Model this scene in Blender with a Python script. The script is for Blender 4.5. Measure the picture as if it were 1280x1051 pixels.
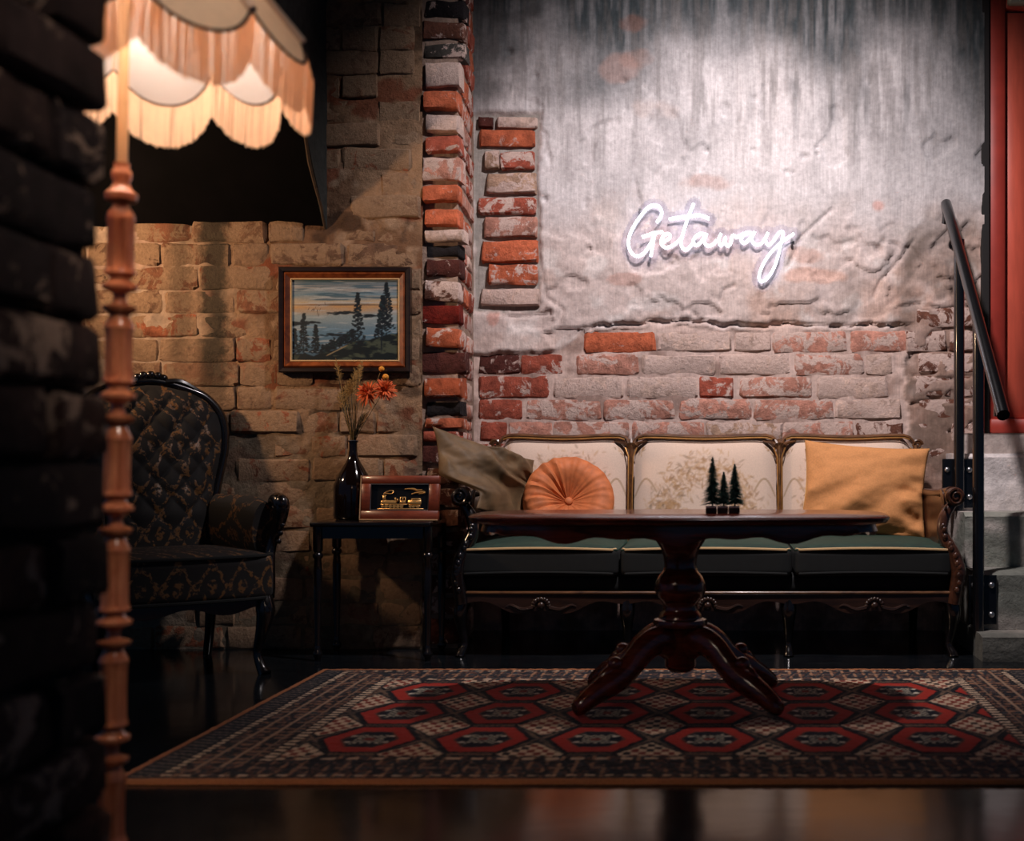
import bpy, bmesh, math, random
import numpy as np
from mathutils import Vector, Matrix

random.seed(11)
for o in list(bpy.data.objects):
    bpy.data.objects.remove(o, do_unlink=True)
scene = bpy.context.scene
COL = scene.collection
PI = math.pi

# ------------------------------------------------------------------ camera
# world: x to the right, y away from the camera, z up; camera stands at the origin, 0.73 m high
FPX, CX, HY, CH = 1500.0, 900.0, 575.0, 0.73
cam_d = bpy.data.cameras.new('camera')
cam = bpy.data.objects.new('camera', cam_d)
COL.objects.link(cam)
cam.location = (0, 0, CH)
cam.rotation_euler = (PI / 2, 0, 0)
cam_d.sensor_fit = 'HORIZONTAL'
cam_d.sensor_width = 36.0
cam_d.lens = FPX / 1280 * 36.0
cam_d.shift_x = (640 - CX) / 1280
cam_d.shift_y = (HY - 525.5) / 1280
cam_d.clip_start = 0.05
cam_d.dof.use_dof = True
cam_d.dof.focus_distance = 4.75
cam_d.dof.aperture_fstop = 2.8
scene.camera = cam

# ------------------------------------------------------------------ world and lights
world = bpy.data.worlds.new('world')
scene.world = world
world.use_nodes = True
world.node_tree.nodes['Background'].inputs[0].default_value = (0.20, 0.42, 0.80, 1)
world.node_tree.nodes['Background'].inputs[1].default_value = 0.075


def add_light(name, kind, loc, energy, color, aim=None, **kw):
    d = bpy.data.lights.new(name, kind)
    d.energy = energy
    d.color = color
    for k, v in kw.items():
        setattr(d, k, v)
    o = bpy.data.objects.new(name, d)
    COL.objects.link(o)
    o.location = loc
    if aim is not None:
        o.rotation_euler = (Vector(aim) - Vector(loc)).to_track_quat('-Z', 'Y').to_euler()
    return o


# ceiling spotlight that washes the plastered wall above the sofa
add_light('ceiling_spot', 'SPOT', (0.16, 3.50, 3.05), 340, (1.0, 0.90, 0.91), aim=(0.06, 5.15, 1.00),
          spot_size=math.radians(104), spot_blend=1.0, shadow_soft_size=0.06)
# ceiling spotlight in the front of the room, turned towards the brick jamb and the floor lamp
add_light('jamb_spot', 'SPOT', (0.15, 0.75, 2.45), 60, (1.0, 0.82, 0.70), aim=(-0.88, 1.62, 1.27),
          spot_size=math.radians(34), spot_blend=0.9, shadow_soft_size=0.04)
# warm lamp standing in the corner to the left of the armchair, outside the frame
add_light('corner_lamp', 'SPOT', (-2.68, 3.85, 1.55), 70, (1.0, 0.64, 0.38), aim=(-1.55, 4.64, 1.52),
          spot_size=math.radians(102), spot_blend=0.8, shadow_soft_size=0.05)

vs = scene.view_settings
vs.view_transform = 'Standard'
vs.look = 'None'
vs.gamma = 1.0
vs.use_curve_mapping = False
vs.exposure = 0.0


# ------------------------------------------------------------------ helpers
def at(u, v, d):
    return Vector(((u - CX) * d / FPX, d, CH + (HY - v) * d / FPX))


def lin(r, g=None, b=None):
    if g is None:
        r, g, b = r
    f = lambda c: (c / 255 / 12.92) if c / 255 <= 0.04045 else ((c / 255 + 0.055) / 1.055) ** 2.4
    return (f(r), f(g), f(b))


def sstep(a, b, x):
    t = np.clip((x - a) / (b - a), 0, 1)
    return t * t * (3 - 2 * t)


_tab = np.random.default_rng(3).random((256, 256))


def vnoise(x, y, seed=0):
    x = np.asarray(x, float) + seed * 17.31
    y = np.asarray(y, float) + seed * 9.77
    xi = np.floor(x).astype(int)
    yi = np.floor(y).astype(int)
    fx = x - xi
    fy = y - yi
    fx = fx * fx * (3 - 2 * fx)
    fy = fy * fy * (3 - 2 * fy)
    g = lambda i, j: _tab[i % 256, j % 256]
    return (g(xi, yi) * (1 - fx) + g(xi + 1, yi) * fx) * (1 - fy) + (g(xi, yi + 1) * (1 - fx) + g(xi + 1, yi + 1) * fx) * fy


def fbm(x, y, o=4, seed=0):
    s = 0
    a = 0.5
    t = 0
    for k in range(o):
        s = s + a * vnoise(x * 2 ** k, y * 2 ** k, seed + k)
        t += a
        a *= 0.5
    return s / t


def props(o, label=None, cat=None, group=None, kind=None):
    if label:
        o['label'] = label
    if cat:
        o['category'] = cat
    if group:
        o['group'] = group
    if kind:
        o['kind'] = kind
    return o


def thing(name, label, cat, loc=(0, 0, 0), rz=0.0, group=None):
    o = bpy.data.objects.new(name, None)
    o.empty_display_size = 0.05
    COL.objects.link(o)
    o.location = loc
    o.rotation_euler = (0, 0, rz)
    return props(o, label, cat, group)


def link_mesh(name, me, mat=None, parent=None):
    o = bpy.data.objects.new(name, me)
    COL.objects.link(o)
    if mat is not None and not me.materials:
        me.materials.append(mat)
    if parent is not None:
        o.parent = parent
    return o


def make_mesh(name, v, f, smooth=True):
    me = bpy.data.meshes.new(name)
    me.from_pydata([tuple(p) for p in v], [], [tuple(q) for q in f])
    if smooth:
        me.polygons.foreach_set('use_smooth', [True] * len(me.polygons))
    me.update()
    return me


class MB:
    """collects shapes that belong to one part"""

    def __init__(self):
        self.v = []
        self.f = []

    def add(self, vf, M=None):
        v, f = vf
        n = len(self.v)
        if M is not None:
            v = [M @ Vector(p) for p in v]
        self.v += [tuple(p) for p in v]
        self.f += [tuple(i + n for i in q) for q in f]
        return self

    def build(self, name, mat, parent=None, smooth=True, recalc=True):
        me = make_mesh(name, self.v, self.f, smooth)
        if recalc:
            bm = bmesh.new()
            bm.from_mesh(me)
            bmesh.ops.recalc_face_normals(bm, faces=bm.faces)
            bm.to_mesh(me)
            bm.free()
        if smooth:
            try:
                me.set_sharp_from_angle(angle=math.radians(48))
            except Exception:
                pass
        return link_mesh(name, me, mat, parent)


def one(vf, name, mat, parent=None, smooth=True):
    return MB().add(vf).build(name, mat, parent, smooth)


def bm_vf(bm):
    bm.verts.index_update()
    v = [tuple(p.co) for p in bm.verts]
    f = [tuple(q.index for q in fc.verts) for fc in bm.faces]
    bm.free()
    return v, f


def box(x0, x1, y0, y1, z0, z1, b=0.0, seg=1):
    bm = bmesh.new()
    bmesh.ops.create_cube(bm, size=1)
    for p in bm.verts:
        p.co = Vector((x0 + (p.co.x + .5) * (x1 - x0), y0 + (p.co.y + .5) * (y1 - y0), z0 + (p.co.z + .5) * (z1 - z0)))
    if b > 0:
        bmesh.ops.bevel(bm, geom=list(bm.edges), offset=b, segments=seg, affect='EDGES', profile=0.5)
    return bm_vf(bm)


def rbox(x0, x1, y0, y1, z0, z1, r, cuts=9, fn=None):
    """soft upholstered block: rounded corners, fn(unit point, point) may push it further"""
    bm = bmesh.new()
    bmesh.ops.create_cube(bm, size=2)
    bmesh.ops.subdivide_edges(bm, edges=list(bm.edges), cuts=cuts, use_grid_fill=True)
    c = Vector(((x0 + x1) / 2, (y0 + y1) / 2, (z0 + z1) / 2))
    h = Vector(((x1 - x0) / 2, (y1 - y0) / 2, (z1 - z0) / 2))
    for p in bm.verts:
        u = p.co.copy()
        # concentrate lines towards the edges so that the rounding shows
        w = Vector([math.copysign(1 - (1 - abs(a)) ** 1.6, a) for a in u])
        q = Vector([w[i] * h[i] for i in range(3)])
        k = Vector([max(-(h[i] - r), min(h[i] - r, q[i])) for i in range(3)])
        d = q - k
        if d.length > 1e-9:
            # project the shell of the clamped core
            m = max(abs(d[i]) for i in range(3))
            d = d.normalized() * m
        pt = c + k + d
        p.co = fn(w, pt) if fn else pt
    return bm_vf(bm)


def lathe(prof, n=24, cx=0, cy=0, cz=0, flute=None):
    v = []
    f = []
    for i, (r, z) in enumerate(prof):
        for j in range(n):
            a = 2 * PI * j / n
            rr = r * (flute(i, a) if flute else 1)
            v.append((cx + rr * math.cos(a), cy + rr * math.sin(a), cz + z))
    for i in range(len(prof) - 1):
        for j in range(n):
            k = (j + 1) % n
            f.append((i * n + j, i * n + k, (i + 1) * n + k, (i + 1) * n + j))
    f.append(tuple(range(n))[::-1])
    f.append(tuple((len(prof) - 1) * n + j for j in range(n)))
    return v, f


def smooth_path(pts, n=6, closed=False):
    P = [Vector(p) for p in pts]
    out = []
    m = len(P)
    rng = range(m if closed else m - 1)
    for i in rng:
        g = (lambda k: P[k % m]) if closed else (lambda k: P[max(0, min(m - 1, k))])
        a, b, c, d = g(i - 1), g(i), g(i + 1), g(i + 2)
        for k in range(n):
            t = k / n
            out.append(0.5 * ((2 * b) + (c - a) * t + (2 * a - 5 * b + 4 * c - d) * t * t + (3 * b - a - 3 * c + d) * t ** 3))
    if not closed:
        out.append(P[-1])
    return out


def interp(vals, n):
    x = np.linspace(0, len(vals) - 1, n)
    return np.interp(x, range(len(vals)), vals)


def sweep(path, ra, rb=None, n=8, up=None, cap=True, tw=0.0):
    """tube of elliptic section: ra along the side axis, rb along the up axis"""
    P = [Vector(p) for p in path]
    m = len(P)
    ra = interp(ra, m) if isinstance(ra, (list, tuple)) else [ra] * m
    rb = ra if rb is None else (interp(rb, m) if isinstance(rb, (list, tuple)) else [rb] * m)
    v = []
    f = []
    N = None
    for i in range(m):
        T = (P[min(i + 1, m - 1)] - P[max(i - 1, 0)])
        if T.length < 1e-9:
            T = Vector((0, 0, 1))
        T.normalize()
        if up is not None:
            S = T.cross(Vector(up))
            if S.length < 1e-4:
                S = T.orthogonal()
            S.normalize()
            N = S.cross(T).normalized()
        else:
            if N is None:
                N = T.orthogonal().normalized()
            N = (N - T * N.dot(T))
            N = N.normalized() if N.length > 1e-6 else T.orthogonal().normalized()
            S = T.cross(N).normalized()
        for j in range(n):
            a = 2 * PI * j / n + tw
            v.append(tuple(P[i] + S * (ra[i] * math.cos(a)) + N * (rb[i] * math.sin(a))))
    for i in range(m - 1):
        for j in range(n):
            k = (j + 1) % n
            f.append((i * n + j, i * n + k, (i + 1) * n + k, (i + 1) * n + j))
    if cap:
        f.append(tuple(range(n))[::-1])
        f.append(tuple((m - 1) * n + j for j in range(n)))
    return v, f


def ball(c, r, sq=(1, 1, 1), nu=10, nv=7):
    v = [(c[0], c[1], c[2] - r * sq[2])]
    f = []
    for i in range(1, nv):
        t = -PI / 2 + PI * i / nv
        for j in range(nu):
            a = 2 * PI * j / nu
            v.append((c[0] + r * sq[0] * math.cos(t) * math.cos(a), c[1] + r * sq[1] * math.cos(t) * math.sin(a), c[2] + r * sq[2] * math.sin(t)))
    v.append((c[0], c[1], c[2] + r * sq[2]))
    for j in range(nu):
        f.append((0, 1 + (j + 1) % nu, 1 + j))
    for i in range(nv - 2):
        for j in range(nu):
            a = 1 + i * nu
            k = (j + 1) % nu
            f.append((a + j, a + k, a + nu + k, a + nu + j))
    L = len(v) - 1
    a = 1 + (nv - 2) * nu
    for j in range(nu):
        f.append((a + j, a + (j + 1) % nu, L))
    return v, f


def prism(poly, y0, y1):
    """polygon of (x, z) extruded along y"""
    n = len(poly)
    v = [(x, y0, z) for x, z in poly] + [(x, y1, z) for x, z in poly]
    f = [tuple(range(n)), tuple(range(2 * n - 1, n - 1, -1))]
    for i in range(n):
        k = (i + 1) % n
        f.append((i, i + n, k + n, k))
    return v, f


def grid_mesh(name, P, mat, parent=None, smooth=True, cols=None, flip=False):
    """P: array (rows, columns, 3); cols: array (rows, columns, 3) of linear colour"""
    nv, nu, _ = P.shape
    me = bpy.data.meshes.new(name)
    me.vertices.add(nu * nv)
    me.vertices.foreach_set('co', P.reshape(-1).astype(np.float32))
    idx = np.arange(nu * nv).reshape(nv, nu)
    q = np.stack([idx[:-1, :-1], idx[:-1, 1:], idx[1:, 1:], idx[1:, :-1]], -1).reshape(-1, 4)
    if flip:
        q = q[:, ::-1]
    nf = len(q)
    me.loops.add(nf * 4)
    me.loops.foreach_set('vertex_index', q.reshape(-1).astype(np.int32))
    me.polygons.add(nf)
    me.polygons.foreach_set('loop_start', (np.arange(nf) * 4).astype(np.int32))
    me.polygons.foreach_set('use_smooth', np.full(nf, smooth))
    me.update(calc_edges=True)
    me.validate()
    if cols is not None:
        a = me.color_attributes.new('tint', 'FLOAT_COLOR', 'POINT')
        c = np.ones((nu * nv, 4), np.float32)
        c[:, :3] = cols.reshape(-1, 3)
        a.data.foreach_set('color', c.reshape(-1))
    return link_mesh(name, me, mat, parent)


def set_tint(o, cols):
    me = o.data
    a = me.color_attributes.new('tint', 'FLOAT_COLOR', 'POINT')
    c = np.ones((len(me.vertices), 4), np.float32)
    c[:, :3] = cols
    a.data.foreach_set('color', c.reshape(-1))


# ------------------------------------------------------------------ materials
class NT:
    def __init__(self, name):
        self.m = bpy.data.materials.new(name)
        self.m.use_nodes = True
        self.t = self.m.node_tree
        self.b = self.t.nodes['Principled BSDF']
        self.out = self.t.nodes['Material Output']

    def n(self, kind, **kw):
        o = self.t.nodes.new(kind)
        for k, v in kw.items():
            setattr(o, k, v)
        return o

    def l(self, a, b):
        self.t.links.new(a, b)

    def val(self, sock, v):
        if isinstance(v, bpy.types.NodeSocket):
            self.l(v, sock)
        else:
            sock.default_value = v

    def math(self, op, a, b=0.0, c=0.0):
        o = self.n('ShaderNodeMath', operation=op)
        self.val(o.inputs[0], a)
        self.val(o.inputs[1], b)
        self.val(o.inputs[2], c)
        return o.outputs[0]

    def mix(self, fac, a, b, blend='MIX'):
        o = self.n('ShaderNodeMix', data_type='RGBA', blend_type=blend)
        self.val(o.inputs[0], fac)
        self.val(o.inputs[6], (*a, 1) if isinstance(a, tuple) and len(a) == 3 else a)
        self.val(o.inputs[7], (*b, 1) if isinstance(b, tuple) and len(b) == 3 else b)
        return o.outputs[2]

    def ramp(self, fac, a, b):
        o = self.n('ShaderNodeMapRange', interpolation_type='SMOOTHSTEP')
        self.val(o.inputs[0], fac)
        self.val(o.inputs[1], a)
        self.val(o.inputs[2], b)
        return o.outputs[0]

    def pos(self, scale=(1, 1, 1), world=True):
        if world:
            s = self.n('ShaderNodeNewGeometry').outputs['Position']
        else:
            s = self.n('ShaderNodeTexCoord').outputs['Object']
        mp = self.n('ShaderNodeMapping')
        mp.inputs['Scale'].default_value = scale
        self.l(s, mp.inputs['Vector'])
        return mp.outputs[0]

    def noise(self, vec, scale, detail=4, rough=0.55, dist=0.0):
        o = self.n('ShaderNodeTexNoise')
        self.l(vec, o.inputs['Vector'])
        o.inputs['Scale'].default_value = scale
        o.inputs['Detail'].default_value = detail
        o.inputs['Roughness'].default_value = rough
        o.inputs['Distortion'].default_value = dist
        return o.outputs[0]

    def bump(self, h, strength=0.3, dist=0.01):
        o = self.n('ShaderNodeBump')
        o.inputs['Strength'].default_value = strength
        o.inputs['Distance'].default_value = dist
        self.l(h, o.inputs['Height'])
        self.l(o.outputs[0], self.b.inputs['Normal'])

    def set(self, **kw):
        for k, v in kw.items():
            s = self.b.inputs[k.replace('_', ' ')]
            if isinstance(v, tuple) and len(v) == 3:
                v = (*v, 1)
            self.val(s, v)
        return self


M = {}


def plain(key, color, rough=0.5, metal=0.0, coat=0.0, var=0.0, vs_=30, bump=0.0, sheen=0.0, spec=0.5, stretch=(1, 1, 1)):
    t = NT(key)
    p = t.pos(stretch, world=False)
    if var or bump:
        nz = t.noise(p, vs_)
    if var:
        t.set(Base_Color=t.mix(t.ramp(nz, 0.3, 0.7), tuple(c * (1 - var) for c in color), tuple(min(1, c * (1 + var)) for c in color)))
    else:
        t.set(Base_Color=color)
    t.set(Roughness=rough, Metallic=metal)
    t.b.inputs['Specular IOR Level'].default_value = spec
    t.b.inputs['Coat Weight'].default_value = coat
    t.b.inputs['Coat Roughness'].default_value = 0.08
    if sheen:
        t.b.inputs['Sheen Weight'].default_value = sheen
        t.b.inputs['Sheen Roughness'].default_value = 0.4
        t.b.inputs['Sheen Tint'].default_value = (*[min(1, c * 2.5) for c in color], 1)
    if bump:
        t.bump(nz, bump, 0.004)
    M[key] = t.m
    return t.m


def wood(key, c1, c2, rough=0.28, axis=(3, 30, 30), coat=0.3):
    t = NT(key)
    p = t.pos(axis, world=False)
    nz = t.noise(p, 1.6, 6, 0.6, 1.2)
    t.set(Base_Color=t.mix(t.ramp(nz, 0.3, 0.7), c1, c2), Roughness=rough)
    t.b.inputs['Coat Weight'].default_value = coat
    t.b.inputs['Coat Roughness'].default_value = 0.12
    M[key] = t.m
    return t.m


def tinted(key, rough=0.8, nscale=60, var=0.15, bump=0.2, bdist=0.004, sheen=0.0, spec=0.4, bscale=None):
    """surface whose own colours are stored with the mesh; the nodes add grain and relief"""
    t = NT(key)
    a = t.n('ShaderNodeAttribute', attribute_name='tint')
    p = t.pos(world=True)
    nz = t.noise(p, nscale, 6, 0.65)
    g = t.n('ShaderNodeMapRange')
    t.l(nz, g.inputs[0])
    g.inputs[1].default_value = 0.25
    g.inputs[2].default_value = 0.75
    g.inputs[3].default_value = 1 - var
    g.inputs[4].default_value = 1 + var
    o = t.n('ShaderNodeVectorMath', operation='SCALE')
    t.l(a.outputs['Color'], o.inputs[0])
    t.l(g.outputs[0], o.inputs['Scale'])
    t.l(o.outputs[0], t.b.inputs['Base Color'])
    t.set(Roughness=rough)
    t.b.inputs['Specular IOR Level'].default_value = spec
    if sheen:
        t.b.inputs['Sheen Weight'].default_value = sheen
    if bump:
        t.bump(t.noise(p, bscale or nscale, 8, 0.7), bump, bdist)
    M[key] = t.m
    return t.m


def brick_material():
    t = NT('brick')
    oi = t.n('ShaderNodeObjectInfo')
    p = t.pos(world=True)
    n1 = t.noise(p, 22, 6, 0.65)
    n2 = t.noise(p, 70, 5, 0.7)
    n3 = t.noise(p, 13, 7, 0.7, 0.6)
    wa = t.n('ShaderNodeAttribute', attribute_type='OBJECT', attribute_name='wash')
    k = t.n('ShaderNodeMapRange')
    t.l(n1, k.inputs[0])
    k.inputs[1].default_value = 0.3
    k.inputs[2].default_value = 0.7
    k.inputs[3].default_value = 0.5
    k.inputs[4].default_value = 1.3
    o = t.n('ShaderNodeVectorMath', operation='SCALE')
    t.l(oi.outputs['Color'], o.inputs[0])
    t.l(k.outputs[0], o.inputs['Scale'])
    ta = t.n('ShaderNodeAttribute', attribute_type='OBJECT', attribute_name='tan')
    lime = t.mix(n2, lin(172, 142, 130), lin(222, 200, 190))
    lime = t.mix(ta.outputs['Fac'], lime, t.mix(n2, lin(112, 86, 66), lin(178, 148, 120)))
    # lime wash remnants: more of it with a higher wash value
    th = t.math('SUBTRACT', 1.0, wa.outputs['Fac'])
    lo = t.math('SUBTRACT', th, 0.10)
    hi = t.math('ADD', th, 0.10)
    stretch = t.ramp(n3, 0.28, 0.72)
    mk = t.n('ShaderNodeMapRange', interpolation_type='SMOOTHSTEP')
    t.l(stretch, mk.inputs[0])
    t.l(lo, mk.inputs[1])
    t.l(hi, mk.inputs[2])
    dark = t.ramp(t.noise(p, 31, 5, 0.7), 0.60, 0.72)
    c = t.mix(mk.outputs[0], o.outputs[0], lime)
    c = t.mix(t.math('MULTIPLY', dark, 0.45), c, lin(60, 42, 38))
    # old damp streak running down the left wall
    sp = t.n('ShaderNodeSeparateXYZ')
    t.l(p, sp.inputs[0])
    wob = t.math('MULTIPLY', t.math('SUBTRACT', n1, 0.5), 0.10)
    dx = t.math('ABSOLUTE', t.math('ADD', t.math('ADD', sp.outputs[0], 1.955), wob))
    sm_ = t.math('MULTIPLY', t.math('SUBTRACT', 1.0, t.ramp(dx, 0.025, 0.075)), t.ramp(sp.outputs[2], 0.80, 1.15))
    dx2 = t.math('ABSOLUTE', t.math('ADD', t.math('ADD', sp.outputs[0], 2.085), wob))
    s2_ = t.math('MULTIPLY', t.math('MULTIPLY', t.math('SUBTRACT', 1.0, t.ramp(dx2, 0.015, 0.06)), t.ramp(sp.outputs[2], 0.95, 1.2)), 0.5)
    sm_ = t.math('MULTIPLY', t.math('MULTIPLY', t.math('MAXIMUM', sm_, s2_), ta.outputs['Fac']), 0.82)
    c = t.mix(sm_, c, lin(40, 43, 38))
    t.set(Base_Color=c, Roughness=0.92)
    t.b.inputs['Specular IOR Level'].default_value = 0.2
    t.bump(t.noise(p, 45, 9, 0.75), 0.9, 0.014)
    M['brick'] = t.m


brick_material()
def tinted_plaster():
    m = tinted('plaster', 0.93, 45, 0.22, 0.5, 0.006, spec=0.15, bscale=70)
    # fine vertical trowel and brush scratches in the upper coat
    t = NT.__new__(NT)
    t.m = m
    t.t = m.node_tree
    t.b = m.node_tree.nodes['Principled BSDF']
    src = t.b.inputs['Base Color'].links[0].from_socket
    p = t.pos((1, 1, 0.055))
    sc = t.n('ShaderNodeMapRange')
    t.l(t.noise(p, 130, 5, 0.7), sc.inputs[0])
    sc.inputs[1].default_value = 0.3
    sc.inputs[2].default_value = 0.7
    sc.inputs[3].default_value = 0.84
    sc.inputs[4].default_value = 1.12
    o = t.n('ShaderNodeVectorMath', operation='SCALE')
    t.l(src, o.inputs[0])
    t.l(sc.outputs[0], o.inputs['Scale'])
    t.l(o.outputs[0], t.b.inputs['Base Color'])


tinted_plaster()
# 45, 0.22, 0.5, 0.006, spec=0.15, bscale=70)
tinted('slurry', 0.95, 30, 0.30, 0.8, 0.012, spec=0.12, bscale=40)
tinted('stone', 0.9, 25, 0.3, 0.8, 0.01, spec=0.2)
tinted('woven', 0.95, 220, 0.30, 0.5, 0.003, sheen=0.1, spec=0.1)
tinted('tapestry', 0.85, 260, 0.12, 0.25, 0.001, sheen=0.2, spec=0.2)
tinted('oil_paint', 0.45, 160, 0.15, 0.3, 0.001, spec=0.4)
wood('mahogany', lin(70, 24, 14), lin(118, 46, 26), 0.2, (3, 18, 30), 0.5)
wood('rail_wood', lin(30, 18, 14), lin(56, 34, 24), 0.35, (3, 30, 30), 0.3)
wood('dark_wood', lin(22, 14, 13), lin(38, 24, 20), 0.3, (3, 30, 30), 0.4)
wood('sofa_wood', lin(60, 36, 22), lin(112, 74, 44), 0.32, (6, 30, 12), 0.3)
wood('arm_wood', lin(44, 24, 16), lin(86, 50, 32), 0.28, (6, 30, 12), 0.4)
wood('black_and_shaded_wood', lin(12, 10, 11), lin(22, 17, 17), 0.22, (6, 30, 12), 0.5)
wood('frame_wood', lin(92, 42, 20), lin(140, 74, 36), 0.35, (12, 12, 12), 0.2)
wood('lamp_wood', lin(176, 96, 62), lin(214, 136, 94), 0.25, (20, 20, 4), 0.3)
wood('box_wood', lin(96, 40, 24), lin(128, 58, 36), 0.4, (6, 20, 20), 0.2)
plain('gilt', lin(176, 128, 70), 0.35, 0.6, var=0.15)
plain('gold_relief', lin(222, 176, 110), 0.35, 0.75)
plain('black_panel', lin(12, 11, 12), 0.3)
plain('brass', lin(226, 184, 138), 0.3, 0.55)
plain('black_metal', lin(14, 14, 16), 0.25, 0.0, coat=0.6)
plain('steel', lin(170, 170, 172), 0.3, 0.9)
plain('red_paint', lin(208, 92, 70), 0.45, var=0.10, vs_=9, bump=0.1, stretch=(4, 4, .6))
plain('red_paint_dark', lin(160, 54, 42), 0.5, var=0.12, vs_=9)
plain('black_gap', lin(20, 16, 16), 0.8)
plain('grey_plastic', lin(130, 138, 132), 0.5)
plain('green_velvet', lin(20, 46, 36), 0.8, var=0.25, vs_=40, sheen=0.6, bump=0.1)
plain('dark_velvet_and_shade', lin(9, 13, 13), 0.85, var=0.2, vs_=40, sheen=0.03)  # also carries the shade on the sofa cushion fronts
plain('piping', lin(196, 164, 118), 0.7)
plain('olive_velvet', lin(98, 76, 50), 0.7, var=0.3, vs_=12, sheen=0.35, bump=0.15)
plain('orange_velvet', lin(190, 106, 58), 0.7, var=0.15, vs_=30, sheen=0.25, bump=0.1)
plain('mustard_linen', lin(198, 136, 82), 0.85, var=0.08, vs_=160, sheen=0.3, bump=0.2)
plain('bottle_glass', lin(16, 8, 7), 0.06, coat=0.5)
plain('straw', lin(150, 118, 66), 0.8)
plain('olive_stem', lin(52, 52, 36), 0.8)
plain('orange_petal', lin(196, 84, 32), 0.75, var=0.3, vs_=60)
plain('golden_ball', lin(214, 140, 44), 0.85, var=0.25, vs_=220, bump=0.6)
plain('fir_green', lin(24, 58, 48), 0.85, var=0.35, vs_=120)
plain('snow', lin(226, 214, 204), 0.9)
plain('pot_wood', lin(46, 34, 32), 0.7)
plain('shaded_soffit', lin(5, 4, 5), 0.8, var=0.3, vs_=8, bump=0.2, spec=0.05)  # unlit underside of the bulkhead: its shade is put into this black
plain('ceiling_paint', lin(60, 62, 64), 0.9)
plain('shade_trim', lin(226, 196, 172), 0.8)
plain('shade_cord', lin(46, 24, 18), 0.7)
plain('hook_metal', lin(120, 110, 100), 0.4, 0.8)


def floor_material():
    t = NT('floor_lacquer')
    p = t.pos((0.7, 3.0, 1), world=True)
    n = t.noise(p, 9, 5, 0.6)
    t.set(Base_Color=t.mix(t.ramp(n, 0.3, 0.7), lin(13, 16, 20), lin(24, 27, 30)), Roughness=t.math('ADD', t.math('MULTIPLY', n, 0.08), 0.10))
    t.bump(t.noise(t.pos((1, 1, 1)), 4, 3, 0.5), 0.05, 0.02)
    M['floor'] = t.m


def brocade():
    t = NT('brocade')
    p = t.pos(world=False)
    sx = t.n('ShaderNodeSeparateXYZ')
    t.l(p, sx.inputs[0])
    nz = t.noise(p, 26, 3, 0.6)
    nw = t.math('MULTIPLY', t.math('SUBTRACT', nz, 0.5), 2.4)
    h = t.math('ADD', sx.outputs[0], t.math('MULTIPLY', sx.outputs[1], 0.55))
    a = t.math('ADD', t.math('MULTIPLY', h, 2 * PI / 0.105), nw)
    b = t.math('ADD', t.math('MULTIPLY', sx.outputs[2], 2 * PI / 0.155), t.math('MULTIPLY', nw, 0.7))
    g = t.math('ADD', t.math('COSINE', a), t.math('COSINE', b))
    ring = t.math('ABSOLUTE', t.math('SUBTRACT', g, 0.1))
    band = t.math('SUBTRACT', 1.0, t.ramp(ring, 0.22, 0.42))
    core = t.ramp(g, 1.45, 1.75)
    fleck = t.ramp(t.noise(p, 70, 4, 0.6), 0.44, 0.56)
    gold = t.math('MULTIPLY', t.math('MAXIMUM', band, core), fleck)
    t.set(Base_Color=t.mix(gold, t.mix(nz, lin(13, 10, 10), lin(22, 17, 15)), lin(112, 76, 40)), Roughness=t.math('SUBTRACT', 0.8, t.math('MULTIPLY', gold, 0.35)))
    t.b.inputs['Sheen Weight'].default_value = 0.03
    t.bump(gold, 0.25, 0.003)
    M['brocade'] = t.m


def glow(key, color, strength):
    t = NT(key)
    e = t.n('ShaderNodeEmission')
    e.inputs[0].default_value = (*color, 1)
    e.inputs[1].default_value = strength
    t.l(e.outputs[0], t.out.inputs[0])
    M[key] = t.m


def translucent(key, color, mixf=0.6, var=0.1):
    t = NT(key)
    p = t.pos(world=False)
    c = t.mix(t.noise(p, 80), tuple(k * (1 - var) for k in color), tuple(min(1, k * (1 + var)) for k in color))
    d = t.n('ShaderNodeBsdfDiffuse')
    r = t.n('ShaderNodeBsdfTranslucent')
    m = t.n('ShaderNodeMixShader')
    t.l(c, d.inputs[0])
    t.l(c, r.inputs[0])
    m.inputs[0].default_value = mixf
    t.l(d.outputs[0], m.inputs[1])
    t.l(r.outputs[0], m.inputs[2])
    t.l(m.outputs[0], t.out.inputs[0])
    M[key] = t.m


def acrylic():
    t = NT('acrylic')
    tr = t.n('ShaderNodeBsdfTransparent')
    tr.inputs[0].default_value = (0.95, 0.95, 0.98, 1)
    gl = t.n('ShaderNodeBsdfGlossy')
    gl.inputs['Roughness'].default_value = 0.15
    m = t.n('ShaderNodeMixShader')
    m.inputs[0].default_value = 0.07
    t.l(tr.outputs[0], m.inputs[1])
    t.l(gl.outputs[0], m.inputs[2])
    t.l(m.outputs[0], t.out.inputs[0])
    M['acrylic'] = t.m


floor_material()
brocade()
acrylic()
glow('neon', (0.84, 0.88, 1.0), 5.5)
glow('bulb', (1.0, 0.88, 0.76), 12.0)
translucent('shade_silk', lin(226, 202, 174), 0.3)
translucent('shade_lining', lin(240, 236, 236), 0.35, 0.03)
translucent('fringe', lin(236, 204, 174), 0.5, 0.12)

# ================================================================== the setting
def struct(o):
    o['kind'] = 'structure'
    return o


one(box(-3.6, 3.2, -0.8, 5.6, -0.10, 0.0), 'floor', M['floor'], smooth=False)
struct(bpy.data.objects['floor'])
one(box(-3.6, 3.2, -0.8, 5.6, 3.15, 3.25), 'ceiling', M['ceiling_paint'], smooth=False)
struct(bpy.data.objects['ceiling'])

# --- bricks: a dozen weathered blocks, reused; face towards -y, unit size
brick_meshes = []


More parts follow.
